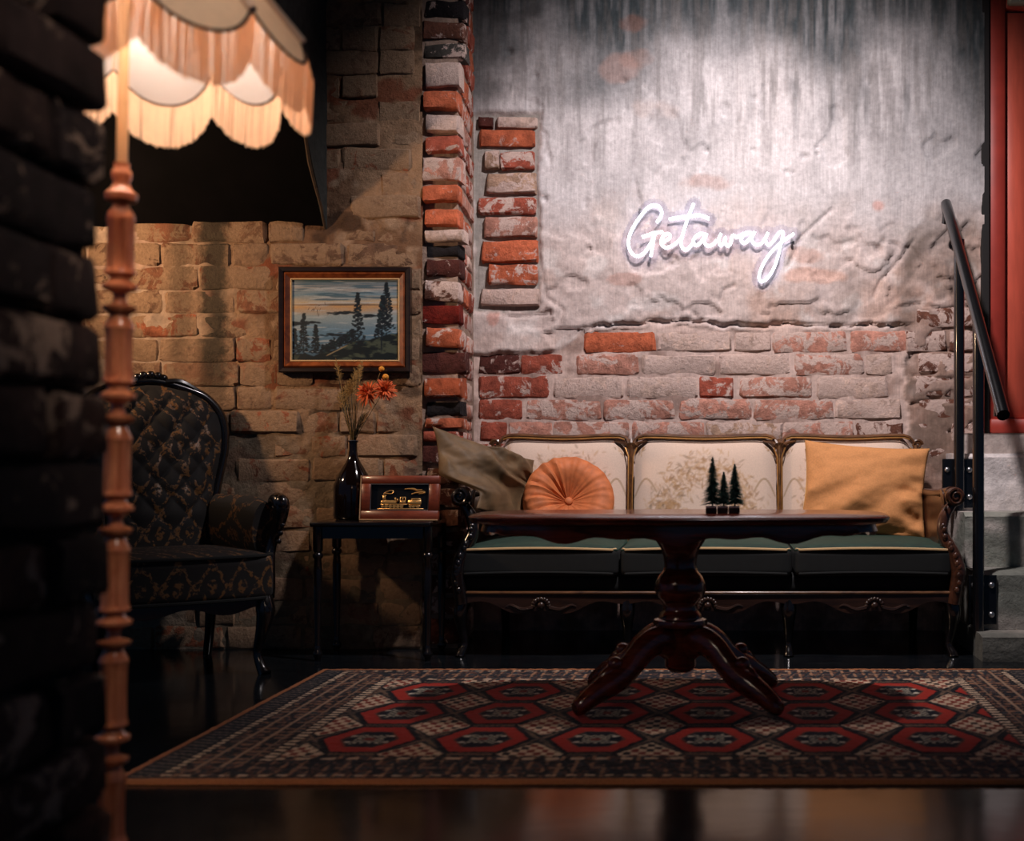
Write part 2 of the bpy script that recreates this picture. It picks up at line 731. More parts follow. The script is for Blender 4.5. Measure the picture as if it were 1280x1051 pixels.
def unit_brick(seed):
    r = random.Random(seed)
    nx, nz = 6, 4
    v = []
    f = []
    xs = [-.5, -.46, -.2, .15, .46, .5]
    zs = [-.5, -.38, .36, .5]
    for j in range(nz):
        for i in range(nx):
            ex = i in (0, nx - 1)
            ez = j in (0, nz - 1)
            y = -.5 + (.07 if ex else 0) + (.08 if ez else 0) + r.uniform(-.06, .06)
            if ex and ez:
                y += r.uniform(0, .25)
            v.append((xs[i] + r.uniform(-.012, .012) * (1.6 if not ex else 1), y, zs[j] + r.uniform(-.05, .05)))
    for j in range(nz - 1):
        for i in range(nx - 1):
            a = j * nx + i
            f.append((a, a + 1, a + nx + 1, a + nx))
    ring = [i for i in range(nx)] + [nx * j + nx - 1 for j in range(1, nz)] + [nx * (nz - 1) + i for i in range(nx - 2, -1, -1)] + [nx * j for j in range(nz - 2, 0, -1)]
    n0 = len(v)
    for k in ring:
        p = v[k]
        v.append((p[0], .5, p[2]))
    m = len(ring)
    for k in range(m):
        q = (k + 1) % m
        f.append((ring[q], ring[k], n0 + k, n0 + q))
    me = make_mesh('brick', v, f, True)
    me.set_sharp_from_angle(angle=math.radians(50))
    me.materials.append(M['brick'])
    return me


brick_meshes = [unit_brick(s) for s in range(14)]
RED, ORANGE, PALE, TAN, DARK, PINK, BROWN, HOLE_SHADE = (lin(164, 84, 66), lin(192, 102, 70), lin(206, 178, 164), lin(178, 146, 124),
                                                  lin(84, 44, 38), lin(192, 136, 118), lin(112, 72, 58), lin(34, 30, 32))  # the last, near black, paints the shade of open holes onto bricks


def brick(parent, c, size, col, wash=0.3, rz=0.0, jit=0.12, tilt=0.0, tan=0.0):
    o = bpy.data.objects.new('brick', random.choice(brick_meshes))
    COL.objects.link(o)
    o.parent = parent
    o.location = c
    o.scale = size
    o.rotation_euler = (0, tilt, rz)
    k = 1 + random.uniform(-jit, jit)
    o.color = (min(1, col[0] * k), min(1, col[1] * k), min(1, col[2] * k), 1)
    o['wash'] = float(wash)
    o['tan'] = float(tan)
    return o


# --- back wall: plaster over brick, heightfield that steps back where the plaster fell off
D = 5.15
X0, X1, Z0, Z1 = -1.10, 1.130, 0.0, 3.15
nx, nz = 250, 352
gx, gz = np.meshgrid(np.linspace(X0, X1, nx), np.linspace(Z0, Z1, nz))
U = CX + gx * FPX / D
V = HY - (gz - CH) * FPX / D
e1 = (fbm(gx * 9, gz * 9, 4, 1) - .5)
e2 = (fbm(gx * 28, gz * 28, 3, 5) - .5)
jag = e1 * 26 + e2 * 16
# lower exposed field: the top edge steps down on the left
top = np.interp(U, [590, 690, 700, 722, 730, 860, 935, 1140], [440, 440, 436, 418, 411, 404, 411, 412])
lower = np.minimum((V - top) + jag * 0.45, (1136 - U) + jag * 0.9)
lower = np.where(V > 620, 40, lower)
col_f = np.minimum(np.minimum(U - 590, 677 - U), np.minimum(V - 142, 392 - V)) + jag * 0.35
rough_r = sstep(1125, 1150, U) * sstep(400, 440, V)
expo = np.maximum(sstep(-2, 4, lower), sstep(-2, 4, col_f))
plast = 0.020 + 0.006 * (fbm(gx * 2.2, gz * 2.2, 3, 2) - .5) * 2
lowrough = sstep(230, 330, V + 60 * e1)
plast = plast + lowrough * 0.010 * (fbm(gx * 14, gz * 14, 5, 7) - .5) * 2 + 0.003 * (fbm(gx * 30, gz * 30, 4, 9) - .5)
# broken plaster lips and hollows in the lower part
steps_ = fbm(gx * 5.5, gz * 8, 4, 21)
plast = plast - lowrough * 0.012 * sstep(0.54, 0.56, steps_) - 0.010 * sstep(0.66, 0.67, fbm(gx * 7, gz * 5, 3, 31)) * sstep(60, 140, V)
# a few bolt holes
for (hu, hv, hr) in [(637, 66, 4.5), (671, 97, 2.2), (780, 102, 4), (941, 189, 2), (1020, 186, 2), (1021, 194, 2), (983, 216, 2.2), (991, 217, 2), (681, 250, 4), (884, 189, 2), (738, 312, 3)]:
    plast = plast - 0.022 * np.exp(-(((U - hu) / hr) ** 2 + ((V - hv) / hr) ** 2))
# cracks: along the edge of the plaster and a few running ones
edge_line = np.exp(-((lower + 3.5) / 2.4) ** 2) * sstep(700, 760, U) * sstep(1150, 1120, U) * sstep(470, 440, V)
plast = plast - 0.030 * edge_line


def crack(pts, w=1.8):
    d2 = np.full(U.shape, 1e9)
    for (a, b), (c, e) in zip(pts[:-1], pts[1:]):
        L = max(1e-6, (c - a) ** 2 + (e - b) ** 2)
        t = np.clip(((U - a) * (c - a) + (V - b) * (e - b)) / L, 0, 1)
        d2 = np.minimum(d2, (U - a - t * (c - a)) ** 2 + (V - b - t * (e - b)) ** 2)
    return np.exp(-d2 / w ** 2)


for pts in [[(676, 330), (683, 372), (705, 388), (698, 405)], [(900, 378), (906, 362), (918, 358)], [(985, 334), (993, 318), (1002, 296), (1040, 262)],
            [(1142, 300), (1120, 330), (1100, 352), (1092, 372)], [(598, 390), (640, 396), (690, 392)], [(1120, 385), (1146, 380), (1180, 388), (1215, 382)],
            [(1140, 440), (1175, 436), (1215, 440)], [(1140, 470), (1180, 474), (1218, 470)], [(1138, 505), (1170, 500), (1216, 506)]]:
    plast = plast - 0.014 * crack(pts)
mort = 0.002 + 0.006 * (fbm(gx * 20, gz * 20, 4, 3) - .5) * 2
hgt = plast * (1 - expo) + mort * expo
P = np.stack([gx, D - hgt, gz], -1)

# colours of the plaster itself: whitened middle, sooty stains from the top with the teal of the shade painted in, bare brown render low on the right
f1 = fbm(gx * 3.2, gz * 3.2, 5, 11)
streak = fbm(gx * 38, gz * 3.4, 4, 13)
streak2 = fbm(gx * 16, gz * 1.6, 4, 17)
f2 = fbm(gx * 11, gz * 11, 5, 19)
L = lambda *c: np.array(lin(*c))
base = L(196, 190, 190)[None, None] * np.ones(U.shape + (1,))


def over(b, c, a):
    a = np.clip(a, 0, 1)[..., None]
    return b * (1 - a) + np.array(c)[None, None] * a


base = over(base, L(172, 166, 166), sstep(0.45, 0.75, f2) * 0.6)
base = over(base, L(186, 160, 148), lowrough * (0.55 + 0.5 * sstep(0.4, 0.6, f1)))
base = over(base, L(212, 204, 200), sstep(0.50, 0.66, f2) * lowrough * 0.6)
soot_shade = sstep(190, 20, V + (f1 - .5) * 190 + (streak - .5) * 90)
soot_shade = np.maximum(soot_shade, sstep(150, 60, V + (f1 - .5) * 80) * sstep(760, 600, U + (f2 - .5) * 120) * 0.9)
soot_shade = np.maximum(soot_shade, 0.75 * sstep(330, 60, V + (streak - .5) * 120 + (f1 - .5) * 200) * sstep(1010, 1190, U + (streak2 - .5) * 150))
soot_shade = np.maximum(soot_shade, 0.6 * sstep(0.47, 0.62, streak2) * sstep(260, 120, V) * sstep(60, 120, V) * sstep(820, 1000, U))
base = over(base, L(44, 54, 58), soot_shade * (0.72 + 0.28 * sstep(0.3, 0.6, streak)))
base = over(base, L(96, 92, 90), 0.5 * sstep(0.52, 0.68, streak) * sstep(300, 100, V))
# left edge, greyer near the top
base = over(base, L(90, 88, 88), sstep(640, 600, U + (f2 - .5) * 60) * sstep(160, 110, V) * 0.8)
# brown render on the right
brown = sstep(1110, 1160, U + (f1 - .5) * 120) * sstep(330, 430, V + (f1 - .5) * 140)
base = over(base, L(134, 106, 92), brown * 0.8)
base = over(base, L(112, 96, 86), 0.6 * sstep(0.52, 0.6, fbm(gx * 4, gz * 4, 4, 23)) * sstep(1000, 1090, U) * sstep(230, 300, V))
# curved darker band on the right
dark_band = np.exp(-(((U - 1150) - np.interp(V, [285, 300, 330, 540], [24, 4, -16, -26])) / 11) ** 2) * sstep(280, 300, V) * sstep(560, 520, V)
base = over(base, L(92, 80, 72), dark_band * 0.6)
# brick showing through worn plaster
for (bu, bv, bw, bh, cc, aa) in [(874, 228, 42, 9, (158, 112, 92), .8), (1000, 318, 26, 9, (190, 140, 118), .7), (1012, 345, 34, 8, (196, 140, 112), .8), (800, 75, 20, 12, (150, 112, 98), .6),
                                 (775, 85, 24, 16, (168, 124, 108), .6), (795, 30, 16, 10, (124, 84, 70), .8), (640, 20, 40, 12, (36, 34, 36), .8), (782, 350, 16, 6, (172, 112, 90), .7),
                                 (820, 138, 26, 14, (186, 164, 154), .6), (1098, 258, 8, 6, (190, 104, 70), .8), (655, 430, 44, 12, (190, 160, 146), .5), (618, 395, 6, 10, (184, 96, 64), .8)]:
    q = ((U - bu) / bw) ** 2 + ((V - bv) / bh) ** 2 + (f2 - .5) * 3.2
    base = over(base, L(*cc), sstep(1.5, 0.3, q + (f1 - .5) * 3) * aa * .5)
mortc = over(np.ones(U.shape + (1,)) * L(196, 172, 162)[None, None], L(150, 126, 116), sstep(0.45, 0.7, f2))
colt = sstep(-2, 4, col_f)
mortc = over(mortc, L(150, 144, 138), colt)
base = base * (1 - expo[..., None]) + mortc * expo[..., None]
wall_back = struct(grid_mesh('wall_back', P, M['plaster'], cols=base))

Z8 = lambda x: 580 + x / 2.1333


def back_brick(u0, u1, v0, v1, col, wash, out=0.008):
    a = at(u0, v1, D)
    b = at(u1, v0, D)
    w = (b.x - a.x)
    h = (b.z - a.z)
    brick(wall_back, ((a.x + b.x) / 2, D - out + 0.035, (a.z + b.z) / 2), (w * 1.0, 0.07, h * 1.0), col, wash, tilt=random.uniform(-.008, .008), rz=random.uniform(-.01, .01))


rows = [
    (414.5, 440, [(320, 512, ORANGE, .08), (518, 712, PALE, .6), (722, 818, PALE, .62), (822, 1020, PINK, .5), (1028, 1182, PINK, .35)]),
    (442.5, 468, [(42, 150, DARK, .3), (150, 262, RED, .3), (300, 466, PINK, .35), (476, 672, PALE, .65), (680, 868, PALE, .7), (880, 1065, PINK, .55), (1072, 1140, PALE, .5)]),
    (471, 497.5, [(38, 228, RED, .25), (236, 424, PALE, .6), (434, 622, PALE, .65), (628, 718, RED, .35), (735, 930, PINK, .5), (940, 1130, PALE, .6)]),
    (499.5, 524.5, [(38, 155, RED, .2), (168, 365, PINK, .45), (372, 562, PINK, .5), (570, 768, PINK, .45), (772, 985, PINK, .5), (990, 1165, PALE, .5)]),
    (527, 551, [(45, 115, RED, .2), (118, 235, PINK, .35), (240, 440, PINK, .5), (447, 640, PINK, .45), (645, 850, TAN, .5), (850, 1040, PINK, .5), (1044, 1170, BROWN, .4)]),
    (554, 579, [(38, 228, RED, .3), (236, 424, PINK, .4), (434, 622, TAN, .4), (628, 818, PINK, .4), (826, 1020, BROWN, .4), (1026, 1170, BROWN, .4)]),
]
for v0, v1, bs in rows:
    for x0, x1, c, w in bs:
        back_brick(Z8(x0), Z8(x1), v0, v1, c, w)
for (u0, u1, v0, v1, c, w) in [(599, 617, 148, 161, DARK, .15), (622, 672, 148, 161, PALE, .7), (600, 669, 164, 184, ORANGE, .12), (607, 625, 190, 213, TAN, .5), (626, 669, 191, 213, RED, .42),
                               (610, 671, 218, 243, TAN, .6), (599, 671, 248, 269, RED, .3), (606, 672, 272, 297, PINK, .35), (604, 673, 302, 329, ORANGE, .15), (611, 672, 332, 356, ORANGE, .3),
                               (603, 675, 362, 383, PALE, .75)]:
    back_brick(u0, u1, v0, v1, c, w, out=0.026)
# bricks ghosting through the brown render to the right of the exposed field
for v0, us in [(385, (1142, 1218)), (414, (1130, 1184, 1222)), (442, (1146, 1220)), (471, (1140, 1190, 1222)), (499, (1146, 1222)), (527, (1142, 1186, 1222)), (554, (1146, 1222))]:
    for a, b in zip(us[:-1], us[1:]):
        back_brick(a + 2, b - 2, v0, v0 + 25, BROWN, .6, out=0.020)

# --- front wall section on the left with the rough pillar that ends it
DL = 4.64
X0, X1 = -3.35, -1.150
nx, nz = 230, 330
gx, gz = np.meshgrid(np.linspace(X0, X1, nx), np.linspace(0, 3.15, nz))
U = CX + gx * FPX / DL
V = HY - (gz - CH) * FPX / DL
f1 = fbm(gx * 3, gz * 3, 5, 41)
f2 = fbm(gx * 12, gz * 12, 5, 43)
h = 0.001 + 0.009 * (fbm(gx * 7, gz * 9, 5, 45) - .5) * 2 + 0.006 * (fbm(gx * 30, gz * 30, 3, 47) - .5)
P = np.stack([gx, DL - h, gz], -1)
base = np.ones(U.shape + (1,)) * L(150, 120, 94)[None, None]
base = over(base, L(116, 88, 68), sstep(0.42, 0.62, f1))
base = over(base, L(176, 150, 126), sstep(0.52, 0.70, f2) * 0.6)
f3 = fbm(gx * 6, gz * 9, 5, 49)
base = over(base, L(122, 66, 46), sstep(0.60, 0.68, f3) * 0.8)
base = over(base, L(62, 48, 40), sstep(0.62, 0.70, fbm(gx * 8, gz * 8, 5, 53)) * 0.7)
base = over(base, L(190, 170, 152), sstep(330, 160, U + (f2 - .5) * 120) * 0.55)
base = over(base, L(104, 98, 84), sstep(470, 600, V + (f1 - .5) * 160) * 0.6)
# damp green-black streak running down from under the bulkhead
st = np.exp(-((U - 268 - 14 * (fbm(gz * 3, gz * 3, 2, 3) - .5)) / 13) ** 2) * sstep(560, 420, V)
st = np.maximum(st, 0.55 * np.exp(-((U - 228) / 10) ** 2) * sstep(500, 400, V) * sstep(.4, .6, f2))
base = over(base, L(44, 46, 42), st * 0.85)
wall_left_back = struct(grid_mesh('wall_front_left', P, M['slurry'], cols=base))
pitch = 0.0925
r = random.Random(5)
for k in range(34):
    zc = 0.045 + k * pitch
    x = -3.3 + (0.14 if k % 2 else 0.0)
    while x < -1.16:
        w = r.choice((0.27, 0.29, 0.28, 0.14))
        x1 = min(x + w, -1.155)
        hid = (x1 < -2.62) or (x1 < -1.56 and zc > 1.70)
        if x1 - x > 0.05 and not hid:
            u = CX + (x + x1) / 2 * FPX / DL
            v = HY - (zc - CH) * FPX / DL
            c = r.choice((lin(150, 120, 96), lin(140, 110, 88), lin(132, 100, 78), lin(150, 112, 88), lin(136, 92, 70), lin(146, 88, 64), lin(120, 92, 74)))
            ws = r.uniform(.5, .8)
            brick(wall_left_back, ((x + x1) / 2, DL - 0.006 + r.uniform(-.006, .010) + 0.03, zc), (x1 - x - 0.004, 0.06, pitch - 0.004), c, ws, rz=r.uniform(-.012, .012), tilt=r.uniform(-.012, .012), tan=1.0)
        x = x1 + 0.004

# pillar core: splayed towards the back wall
core = MB().add(([(-1.300, DL + .018, 0), (-1.018, DL + .018, 0), (-1.058, D + .02, 0), (-1.300, D + .02, 0),
                  (-1.300, DL + .018, 3.15), (-1.018, DL + .018, 3.15), (-1.058, D + .02, 3.15), (-1.300, D + .02, 3.15)],
                 [(0, 1, 5, 4), (1, 2, 6, 5), (2, 3, 7, 6), (3, 0, 4, 7), (0, 3, 2, 1), (4, 5, 6, 7)])).build('wall_pillar', M['slurry'], smooth=False)
set_tint(core, np.tile(np.array(lin(150, 128, 114)), (len(core.data.vertices), 1)))
struct(core)
front = [(-60, -34, DARK, .3, 0), (-32, -4, DARK, .3, 0), (-2, 22, HOLE_SHADE, .1, -.02), (25, 48, BROWN, .35, 0), (51, 73, lin(70, 66, 62), .3, -.015), (76, 110, PALE, .7, .004), (113, 139, ORANGE, .12, .012), (142, 166, PALE, .6, 0),
         (169, 192, RED, .25, .006), (196, 227, PINK, .5, 0), (230, 254, ORANGE, .12, .008), (260, 284, ORANGE, .1, .004), (286, 303, PALE, .5, 0), (304, 321, HOLE_SHADE, .05, -.03), (323, 346, DARK, .15, -.012),
         (350, 377, BROWN, .5, .004), (380, 405, lin(120, 34, 24), .1, -.004), (409, 435, ORANGE, .35, .008), (438, 467, DARK, .1, -.01), (471, 498, lin(158, 80, 52), .25, .006), (501, 521, HOLE_SHADE, .0, -.05),
         (522, 536, ORANGE, .25, 0), (538, 553, RED, .15, 0), (556, 580, DARK, .3, -.004), (583, 607, BROWN, .3, 0), (610, 634, DARK, .3, 0), (637, 661, BROWN, .3, 0), (664, 688, DARK, .3, 0), (691, 715, BROWN, .3, 0),
         (718, 742, DARK, .3, 0), (745, 769, BROWN, .3, 0), (772, 806, DARK, .3, 0)]
r = random.Random(9)
for i, (v0, v1, c, w, out) in enumerate(front):
    a = at(530 + r.uniform(-3, 2), v1, DL)
    b = at(577 + r.uniform(-4, 3), v0, DL)
    hh = b.z - a.z
    zc = (a.z + b.z) / 2
    brick(core, ((a.x + b.x) / 2, DL - 0.002 - max(out, -.014) + 0.045, zc), (b.x - a.x + r.uniform(-.008, .004), 0.09, hh * 0.90), c, w, tilt=r.uniform(-.035, .035), rz=r.uniform(-.05, .05))
    # the narrow side of the pillar, seen edge on
    n = 2 if i % 2 else 1
    y0 = DL + 0.075
    for q in range(n):
        y1 = (y0 + (0.36 if n == 1 else 0.175))
        ym = (y0 + y1) / 2
        xs = -1.022 - (ym - DL) * 0.040 / 0.51
        cc = r.choice((RED, ORANGE, PINK, PALE, lin(150, 70, 50)))
        ob = brick(core, (xs - 0.030 + r.uniform(0, .008), ym, zc), (y1 - y0 - .012, 0.08, hh * 0.93), cc, r.uniform(.25, .6), rz=PI / 2 + 0.078)
        y0 = y1 + 0.005
# two small lumps of mortar sit beside the picture
# --- slanting bulkhead (underside of an upper stair) above the armchair
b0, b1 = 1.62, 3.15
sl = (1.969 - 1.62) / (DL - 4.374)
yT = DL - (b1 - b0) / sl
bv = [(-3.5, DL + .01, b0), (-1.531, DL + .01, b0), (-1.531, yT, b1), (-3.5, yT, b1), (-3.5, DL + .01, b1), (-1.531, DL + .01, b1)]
bulk = MB().add((bv, [(0, 1, 2, 3), (1, 5, 2), (0, 3, 4), (0, 4, 5, 1), (3, 2, 5, 4)])).build('wall_bulkhead', M['shaded_soffit'], smooth=False)
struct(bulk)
# plastered cheek of the bulkhead with its scraped arris
ck = [(-1.531, DL, b0), (-1.531, DL, b1), (-1.531, yT, b1)]
cheek = MB().add(([(x, y, z) for x, y, z in ck] + [(x + 0.012, y, z) for x, y, z in ck], [(0, 1, 2), (5, 4, 3), (0, 3, 4, 1), (1, 4, 5, 2), (2, 5, 3, 0)])).build('cheek', M['stone'], bulk, smooth=False)
set_tint(cheek, np.tile(np.array(lin(58, 60, 58)), (len(cheek.data.vertices), 1)))
edge = sweep([(-1.527 + .004 * math.sin(k * 1.7), DL - k * 0.055, b0 + sl * k * 0.055 + .004) for k in range(0, 20)], [0.005, .008, .005, .009, .004, .008, .005], n=6)
arris = one(edge, 'arris', M['stone'], bulk)
set_tint(arris, np.tile(np.array(lin(70, 56, 44)), (len(arris.data.vertices), 1)))

# --- near wall on the left: a brick jamb beside the camera
XN, DN = -0.830, 1.60
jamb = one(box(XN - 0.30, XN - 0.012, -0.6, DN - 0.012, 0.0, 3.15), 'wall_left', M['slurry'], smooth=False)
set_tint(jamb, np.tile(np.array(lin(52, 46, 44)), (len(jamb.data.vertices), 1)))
struct(jamb)
r = random.Random(21)
pn = 0.0905
for k in range(20):
    zc = 0.05 + k * pn
    y = DN + r.uniform(-.012, .006)
    lens = ([0.26, 0.26, 0.26, 0.26] if k % 2 else [0.13, 0.26, 0.26, 0.26, 0.13])
    for Lb in lens:
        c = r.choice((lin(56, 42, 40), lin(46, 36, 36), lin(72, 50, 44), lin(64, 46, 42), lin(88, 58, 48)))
        out = r.uniform(0.000, .012)
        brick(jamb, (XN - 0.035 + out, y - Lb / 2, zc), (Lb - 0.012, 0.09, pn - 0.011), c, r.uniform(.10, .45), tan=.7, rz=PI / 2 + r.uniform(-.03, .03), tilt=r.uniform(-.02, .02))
        y -= Lb

# --- red door in the back wall, above the steps
door = thing('door_1', None, None, (0, 0, 0))
struct(door)
xl = 1.130
zb, zt = 0.845, 2.66
one(box(xl - .012, xl + .024, D - .02, D + .10, zb - .06, 3.15, .004), 'door_gap', M['black_gap'], door, False)
one(box(xl + .024, xl + .095, D - .005, D + .07, zb, zt + .08, .006), 'door_jamb', M['red_paint_dark'], door)
one(box(xl + .90, xl + .97, D - .005, D + .07, zb, zt + .08, .006), 'door_jamb', M['red_paint_dark'], door)
one(box(xl + .095, xl + .90, D - .005, D + .07, zt + .005, zt + .08, .006), 'door_head', M['red_paint_dark'], door)
one(box(xl + .024, xl + .97, D - .03, D + .07, zb, zb + .062, .006), 'door_sill', M['red_paint_dark'], door)
one(box(xl + .097, xl + .19, D + .025, D + .065, zb + .065, zt, .004), 'stile', M['red_paint'], door)
one(box(xl + .80, xl + .898, D + .025, D + .065, zb + .065, zt, .004), 'stile', M['red_paint'], door)
one(box(xl + .19, xl + .80, D + .025, D + .065, zb + .065, zb + .20, .004), 'rail', M['red_paint'], door)
one(box(xl + .19, xl + .80, D + .025, D + .065, zt - .12, zt, .004), 'rail', M['red_paint'], door)
one(box(xl + .19, xl + .80, D + .038, D + .058, zb + .19, zt - .11), 'door_panel', M['red_paint'], door, False)
one(box(xl + .195, xl + .215, D + .028, D + .045, zb + .20, zt - .12, .004), 'bead', M['red_paint'], door)
over_door = one(box(xl + .02, 2.9, D, D + .12, zt + .08, 3.15), 'wall_above_door', M['stone'], smooth=False)
set_tint(over_door, np.tile(np.array(lin(70, 66, 66)), (len(over_door.data.vertices), 1)))
struct(over_door)
rw = one(box(xl + .97, 2.9, D, D + .12, 0, zt + .08), 'wall_back_right', M['stone'], smooth=False)
set_tint(rw, np.tile(np.array(lin(150, 136, 128)), (len(rw.data.vertices), 1)))
struct(rw)
one(box(xl + .10, xl + .42, D - .05, D - .001, zt + .015, zt + .16, .008), 'sign_box', M['grey_plastic'])
props(bpy.data.objects['sign_box'], 'grey plastic sign box fixed above the red door', 'sign box')

# --- stone steps up to the door
steps = thing('stone_steps', 'worn grey stone steps leading up to the red door', 'steps', (1.6, 4.75, 0))


def stone_step(name, x0, x1, y0, y1, z0, z1, c1, c2, seed, parent):
    nxx, nyy, nzz = 44, 8, 8
    bm = bmesh.new()
    bmesh.ops.create_cube(bm, size=1)
    bmesh.ops.subdivide_edges(bm, edges=list(bm.edges), cuts=14, use_grid_fill=True)
    v, f = bm_vf(bm)
    v = np.array(v)
    x = x0 + (v[:, 0] + .5) * (x1 - x0)
    y = y0 + (v[:, 1] + .5) * (y1 - y0)
    z = z0 + (v[:, 2] + .5) * (z1 - z0)
    n = fbm(x * 14 + seed, y * 14 + z * 16, 4, seed) - .5
    fr = v[:, 1] < -.49
    tp = v[:, 2] > .49
    y = y + np.where(fr, n * 0.02, 0) + np.where(fr & tp, 0.012, 0)
    z = z + np.where(tp, n * 0.008, 0) - np.where(fr & tp, 0.006 + .012 * np.abs(n), 0)
    M_ = MB()
    M_.add((np.stack([x - 1.6, y - 4.75, z], -1).tolist(), f))
    o = M_.build(name, M['stone'], parent)
    t = sstep(.4, .6, fbm(x * 6, z * 6 + y * 5, 4, seed + 3))
    # two stone tones mixed by noise over treads and risers alike
    c = np.array(c1)[None] * (1 - t[:, None]) + np.array(c2)[None] * t[:, None]
    set_tint(o, c)
    return o


stone_step('step', .950, 2.35, 4.34, 5.13, 0.0, .095, lin(104, 104, 98), lin(150, 142, 134), 2, steps)
stone_step('step', .955, 2.35, 4.50, 5.13, .0955, .312, lin(118, 120, 112), lin(168, 160, 152), 3, steps)
stone_step('step', .960, 2.35, 4.70, 5.13, .3125, .523, lin(136, 138, 128), lin(190, 180, 172), 4, steps)
stone_step('step', .965, 2.35, 4.90, 5.13, .5235, .757, lin(196, 188, 186), lin(226, 216, 212), 5, steps)  # top step palest: the stronger light up there is put into its colour
stone_step('threshold_stone', 1.02, 2.35, 5.02, 5.135, .7575, .842, lin(176, 164, 158), lin(206, 194, 186), 6, steps)

# --- handrail
hr = thing('handrail', 'black tubular steel handrail on two posts beside the stone steps', 'handrail', (.905, 4.6, 0))
o0 = Vector((.905, 4.6, 0))
pA, pB = Vector((.955, 5.02, 1.762)), Vector((.957, 4.12, .945))
railp = [pA + Vector((0, .03, -.035)), pA + Vector((0, .012, -.006)), pA + Vector((0, -.02, -.008)), pB, pB + Vector((0, -.022, -.03)), pB + Vector((0, -.020, -.065))]
one(sweep([p - o0 for p in smooth_path(railp, 4)], 0.0225, n=14), 'rail', M['black_metal'], hr)


def post(x, y, z0, z1):
    return one(sweep([Vector((x, y, z0)) - o0, Vector((x, y, (z0 + z1) / 2)) - o0, Vector((x, y, z1)) - o0], 0.0215, n=14), 'post', M['black_metal'], hr)


slope = (pA.z - pB.z) / (pA.y - pB.y)
zr = lambda y: pB.z + (y - pB.y) * slope
post(.970, 4.868, .524, zr(4.868))
post(.962, 4.468, .096, zr(4.468))
for (xa, xb, y, z0, z1, x) in [(.905, 1.035, 4.886, .535, .735, .970), (.930, 1.035, 4.487, .115, .300, .962)]:
    pl = one(box(xa - o0.x, xb - o0.x, y - o0.y, y + .009 - o0.y, z0, z1, .002), 'bracket', M['black_metal'], hr, False)
    for bx_ in (xa + .02, xb - .02):
        for bz_ in (-.055, .055):
            one(ball((bx_ - o0.x, y - .003 - o0.y, (z0 + z1) / 2 + bz_), .012, (1, .7, 1), 8, 6), 'bolt', M['steel'], pl)

# ================================================================== sofa
SX, SY = -0.045, 4.42
sofa = thing('sofa', 'antique three-seat sofa with carved wood frame, cream floral back and green velvet seat', 'sofa', (SX, SY + .3, 0))
oy = -.3          # local y of the sofa's front line
# base upholstery below the cushions
one(rbox(-.925, .925, oy + .035, oy + .60, .238, .305, .02, 6), 'base', M['dark_velvet_and_shade'], sofa)
# scalloped wooden seat rail
top_ = []
bot = []
for k in range(121):
    x = -.925 + 1.85 * k / 120
    q = abs(((x + .925) % .6167) / .6167 - .5) * 2      # 0 in the middle of each seat
    zz = .185 - .022 * math.cos(q * PI) + .010 * math.cos(q * 3 * PI)
    top_.append((x, .240))
    bot.append((x, zz))
mb = MB()
mb.add(prism(top_ + bot[::-1], oy + .020, oy + .055))
mb.build('seat_rail', M['rail_wood'], sofa)
mb = MB()
mb.add(sweep([(-.925, oy + .022, .2385), (0, oy + .018, .2385), (.925, oy + .022, .2385)], .007, n=8))
mb.build('rail_moulding', M['sofa_wood'], sofa)
for cxk in (-.617, 0, .617):
    mb = MB()
    for k in range(9):
        a = PI * k / 8
        mb.add(ball((cxk + .030 * math.cos(a), oy + .018, .190 + .026 * math.sin(a)), .009, (1, .7, 1), 8, 5))
    mb.add(ball((cxk, oy + .016, .192), .014, (1, .7, 1), 8, 6))
    for s in (-1, 1):
        mb.add(sweep(smooth_path([(cxk + s * .03, oy + .018, .185), (cxk + s * .07, oy + .018, .178), (cxk + s * .11, oy + .02, .194), (cxk + s * .13, oy + .02, .188)], 4), [.009, .007, .005, .003], n=6))
    mb.build('carving', M['rail_wood'], sofa)
# cushions
cb = [(-.918, -.331), (-.325, .312), (.318, .905)]
for (xa, xb) in cb:
    def puff(w, p):
        t = (1 - w[0] ** 4) * (1 - (w[1]) ** 4)
        q = p.copy()
        if w[2] > 0:
            q.z += .016 * t * w[2]
            q.z -= .010 * (abs(w[0]) ** 8) * w[2] * (w[1] < .2)
        return q
    c = one(rbox(xa, xb, oy + .005, oy + .56, .300, .404, .020, 11, None), 'seat_cushion', M['dark_velvet_and_shade'], sofa)  # near-black sides: shade on the green velvet put into the colour
    one(rbox(xa + .002, xb - .002, oy + .008, oy + .558, .385, .413, .013, 11, puff), 'cushion_top', M['green_velvet'], c)
    pts = [(xa + .01, oy + .03, .400)]
    for k in range(13):
        t = k / 12
        pts.append((xa + .022 + (xb - xa - .044) * t, oy + .006 - .004 * math.sin(t * PI), .399 + .006 * math.sin(t * PI)))
    pts.append((xb - .01, oy + .03, .400))
    one(sweep(pts, .0048, n=6), 'piping', M['piping'], c)
    one(sweep([(x, y - .002, z - .088) for x, y, z in pts], .004, n=6), 'piping', M['dark_velvet_and_shade'], c)

# back: three cream panels in carved frames, leaning backwards
zb0, zt0 = .40, .815
yb0, yt0 = oy + .52, oy + .605
lean = lambda z: yb0 + (yt0 - yb0) * (z - zb0) / (zt0 - zb0)
stx = [-.885, -.325, .2925, .862]
rp = np.random.default_rng(4)


def dab(img, X, Y, cx, cy, a, b, ang, col, alpha):
    dx = X - cx
    dy = Y - cy
    ca, sa = math.cos(ang), math.sin(ang)
    q = ((dx * ca + dy * sa) / a) ** 2 + ((-dx * sa + dy * ca) / b) ** 2
    m = (np.clip(1.4 - q, 0, 1) * alpha)[..., None]
    img[:] = img * (1 - m) + np.array(lin(*col))[None, None] * m


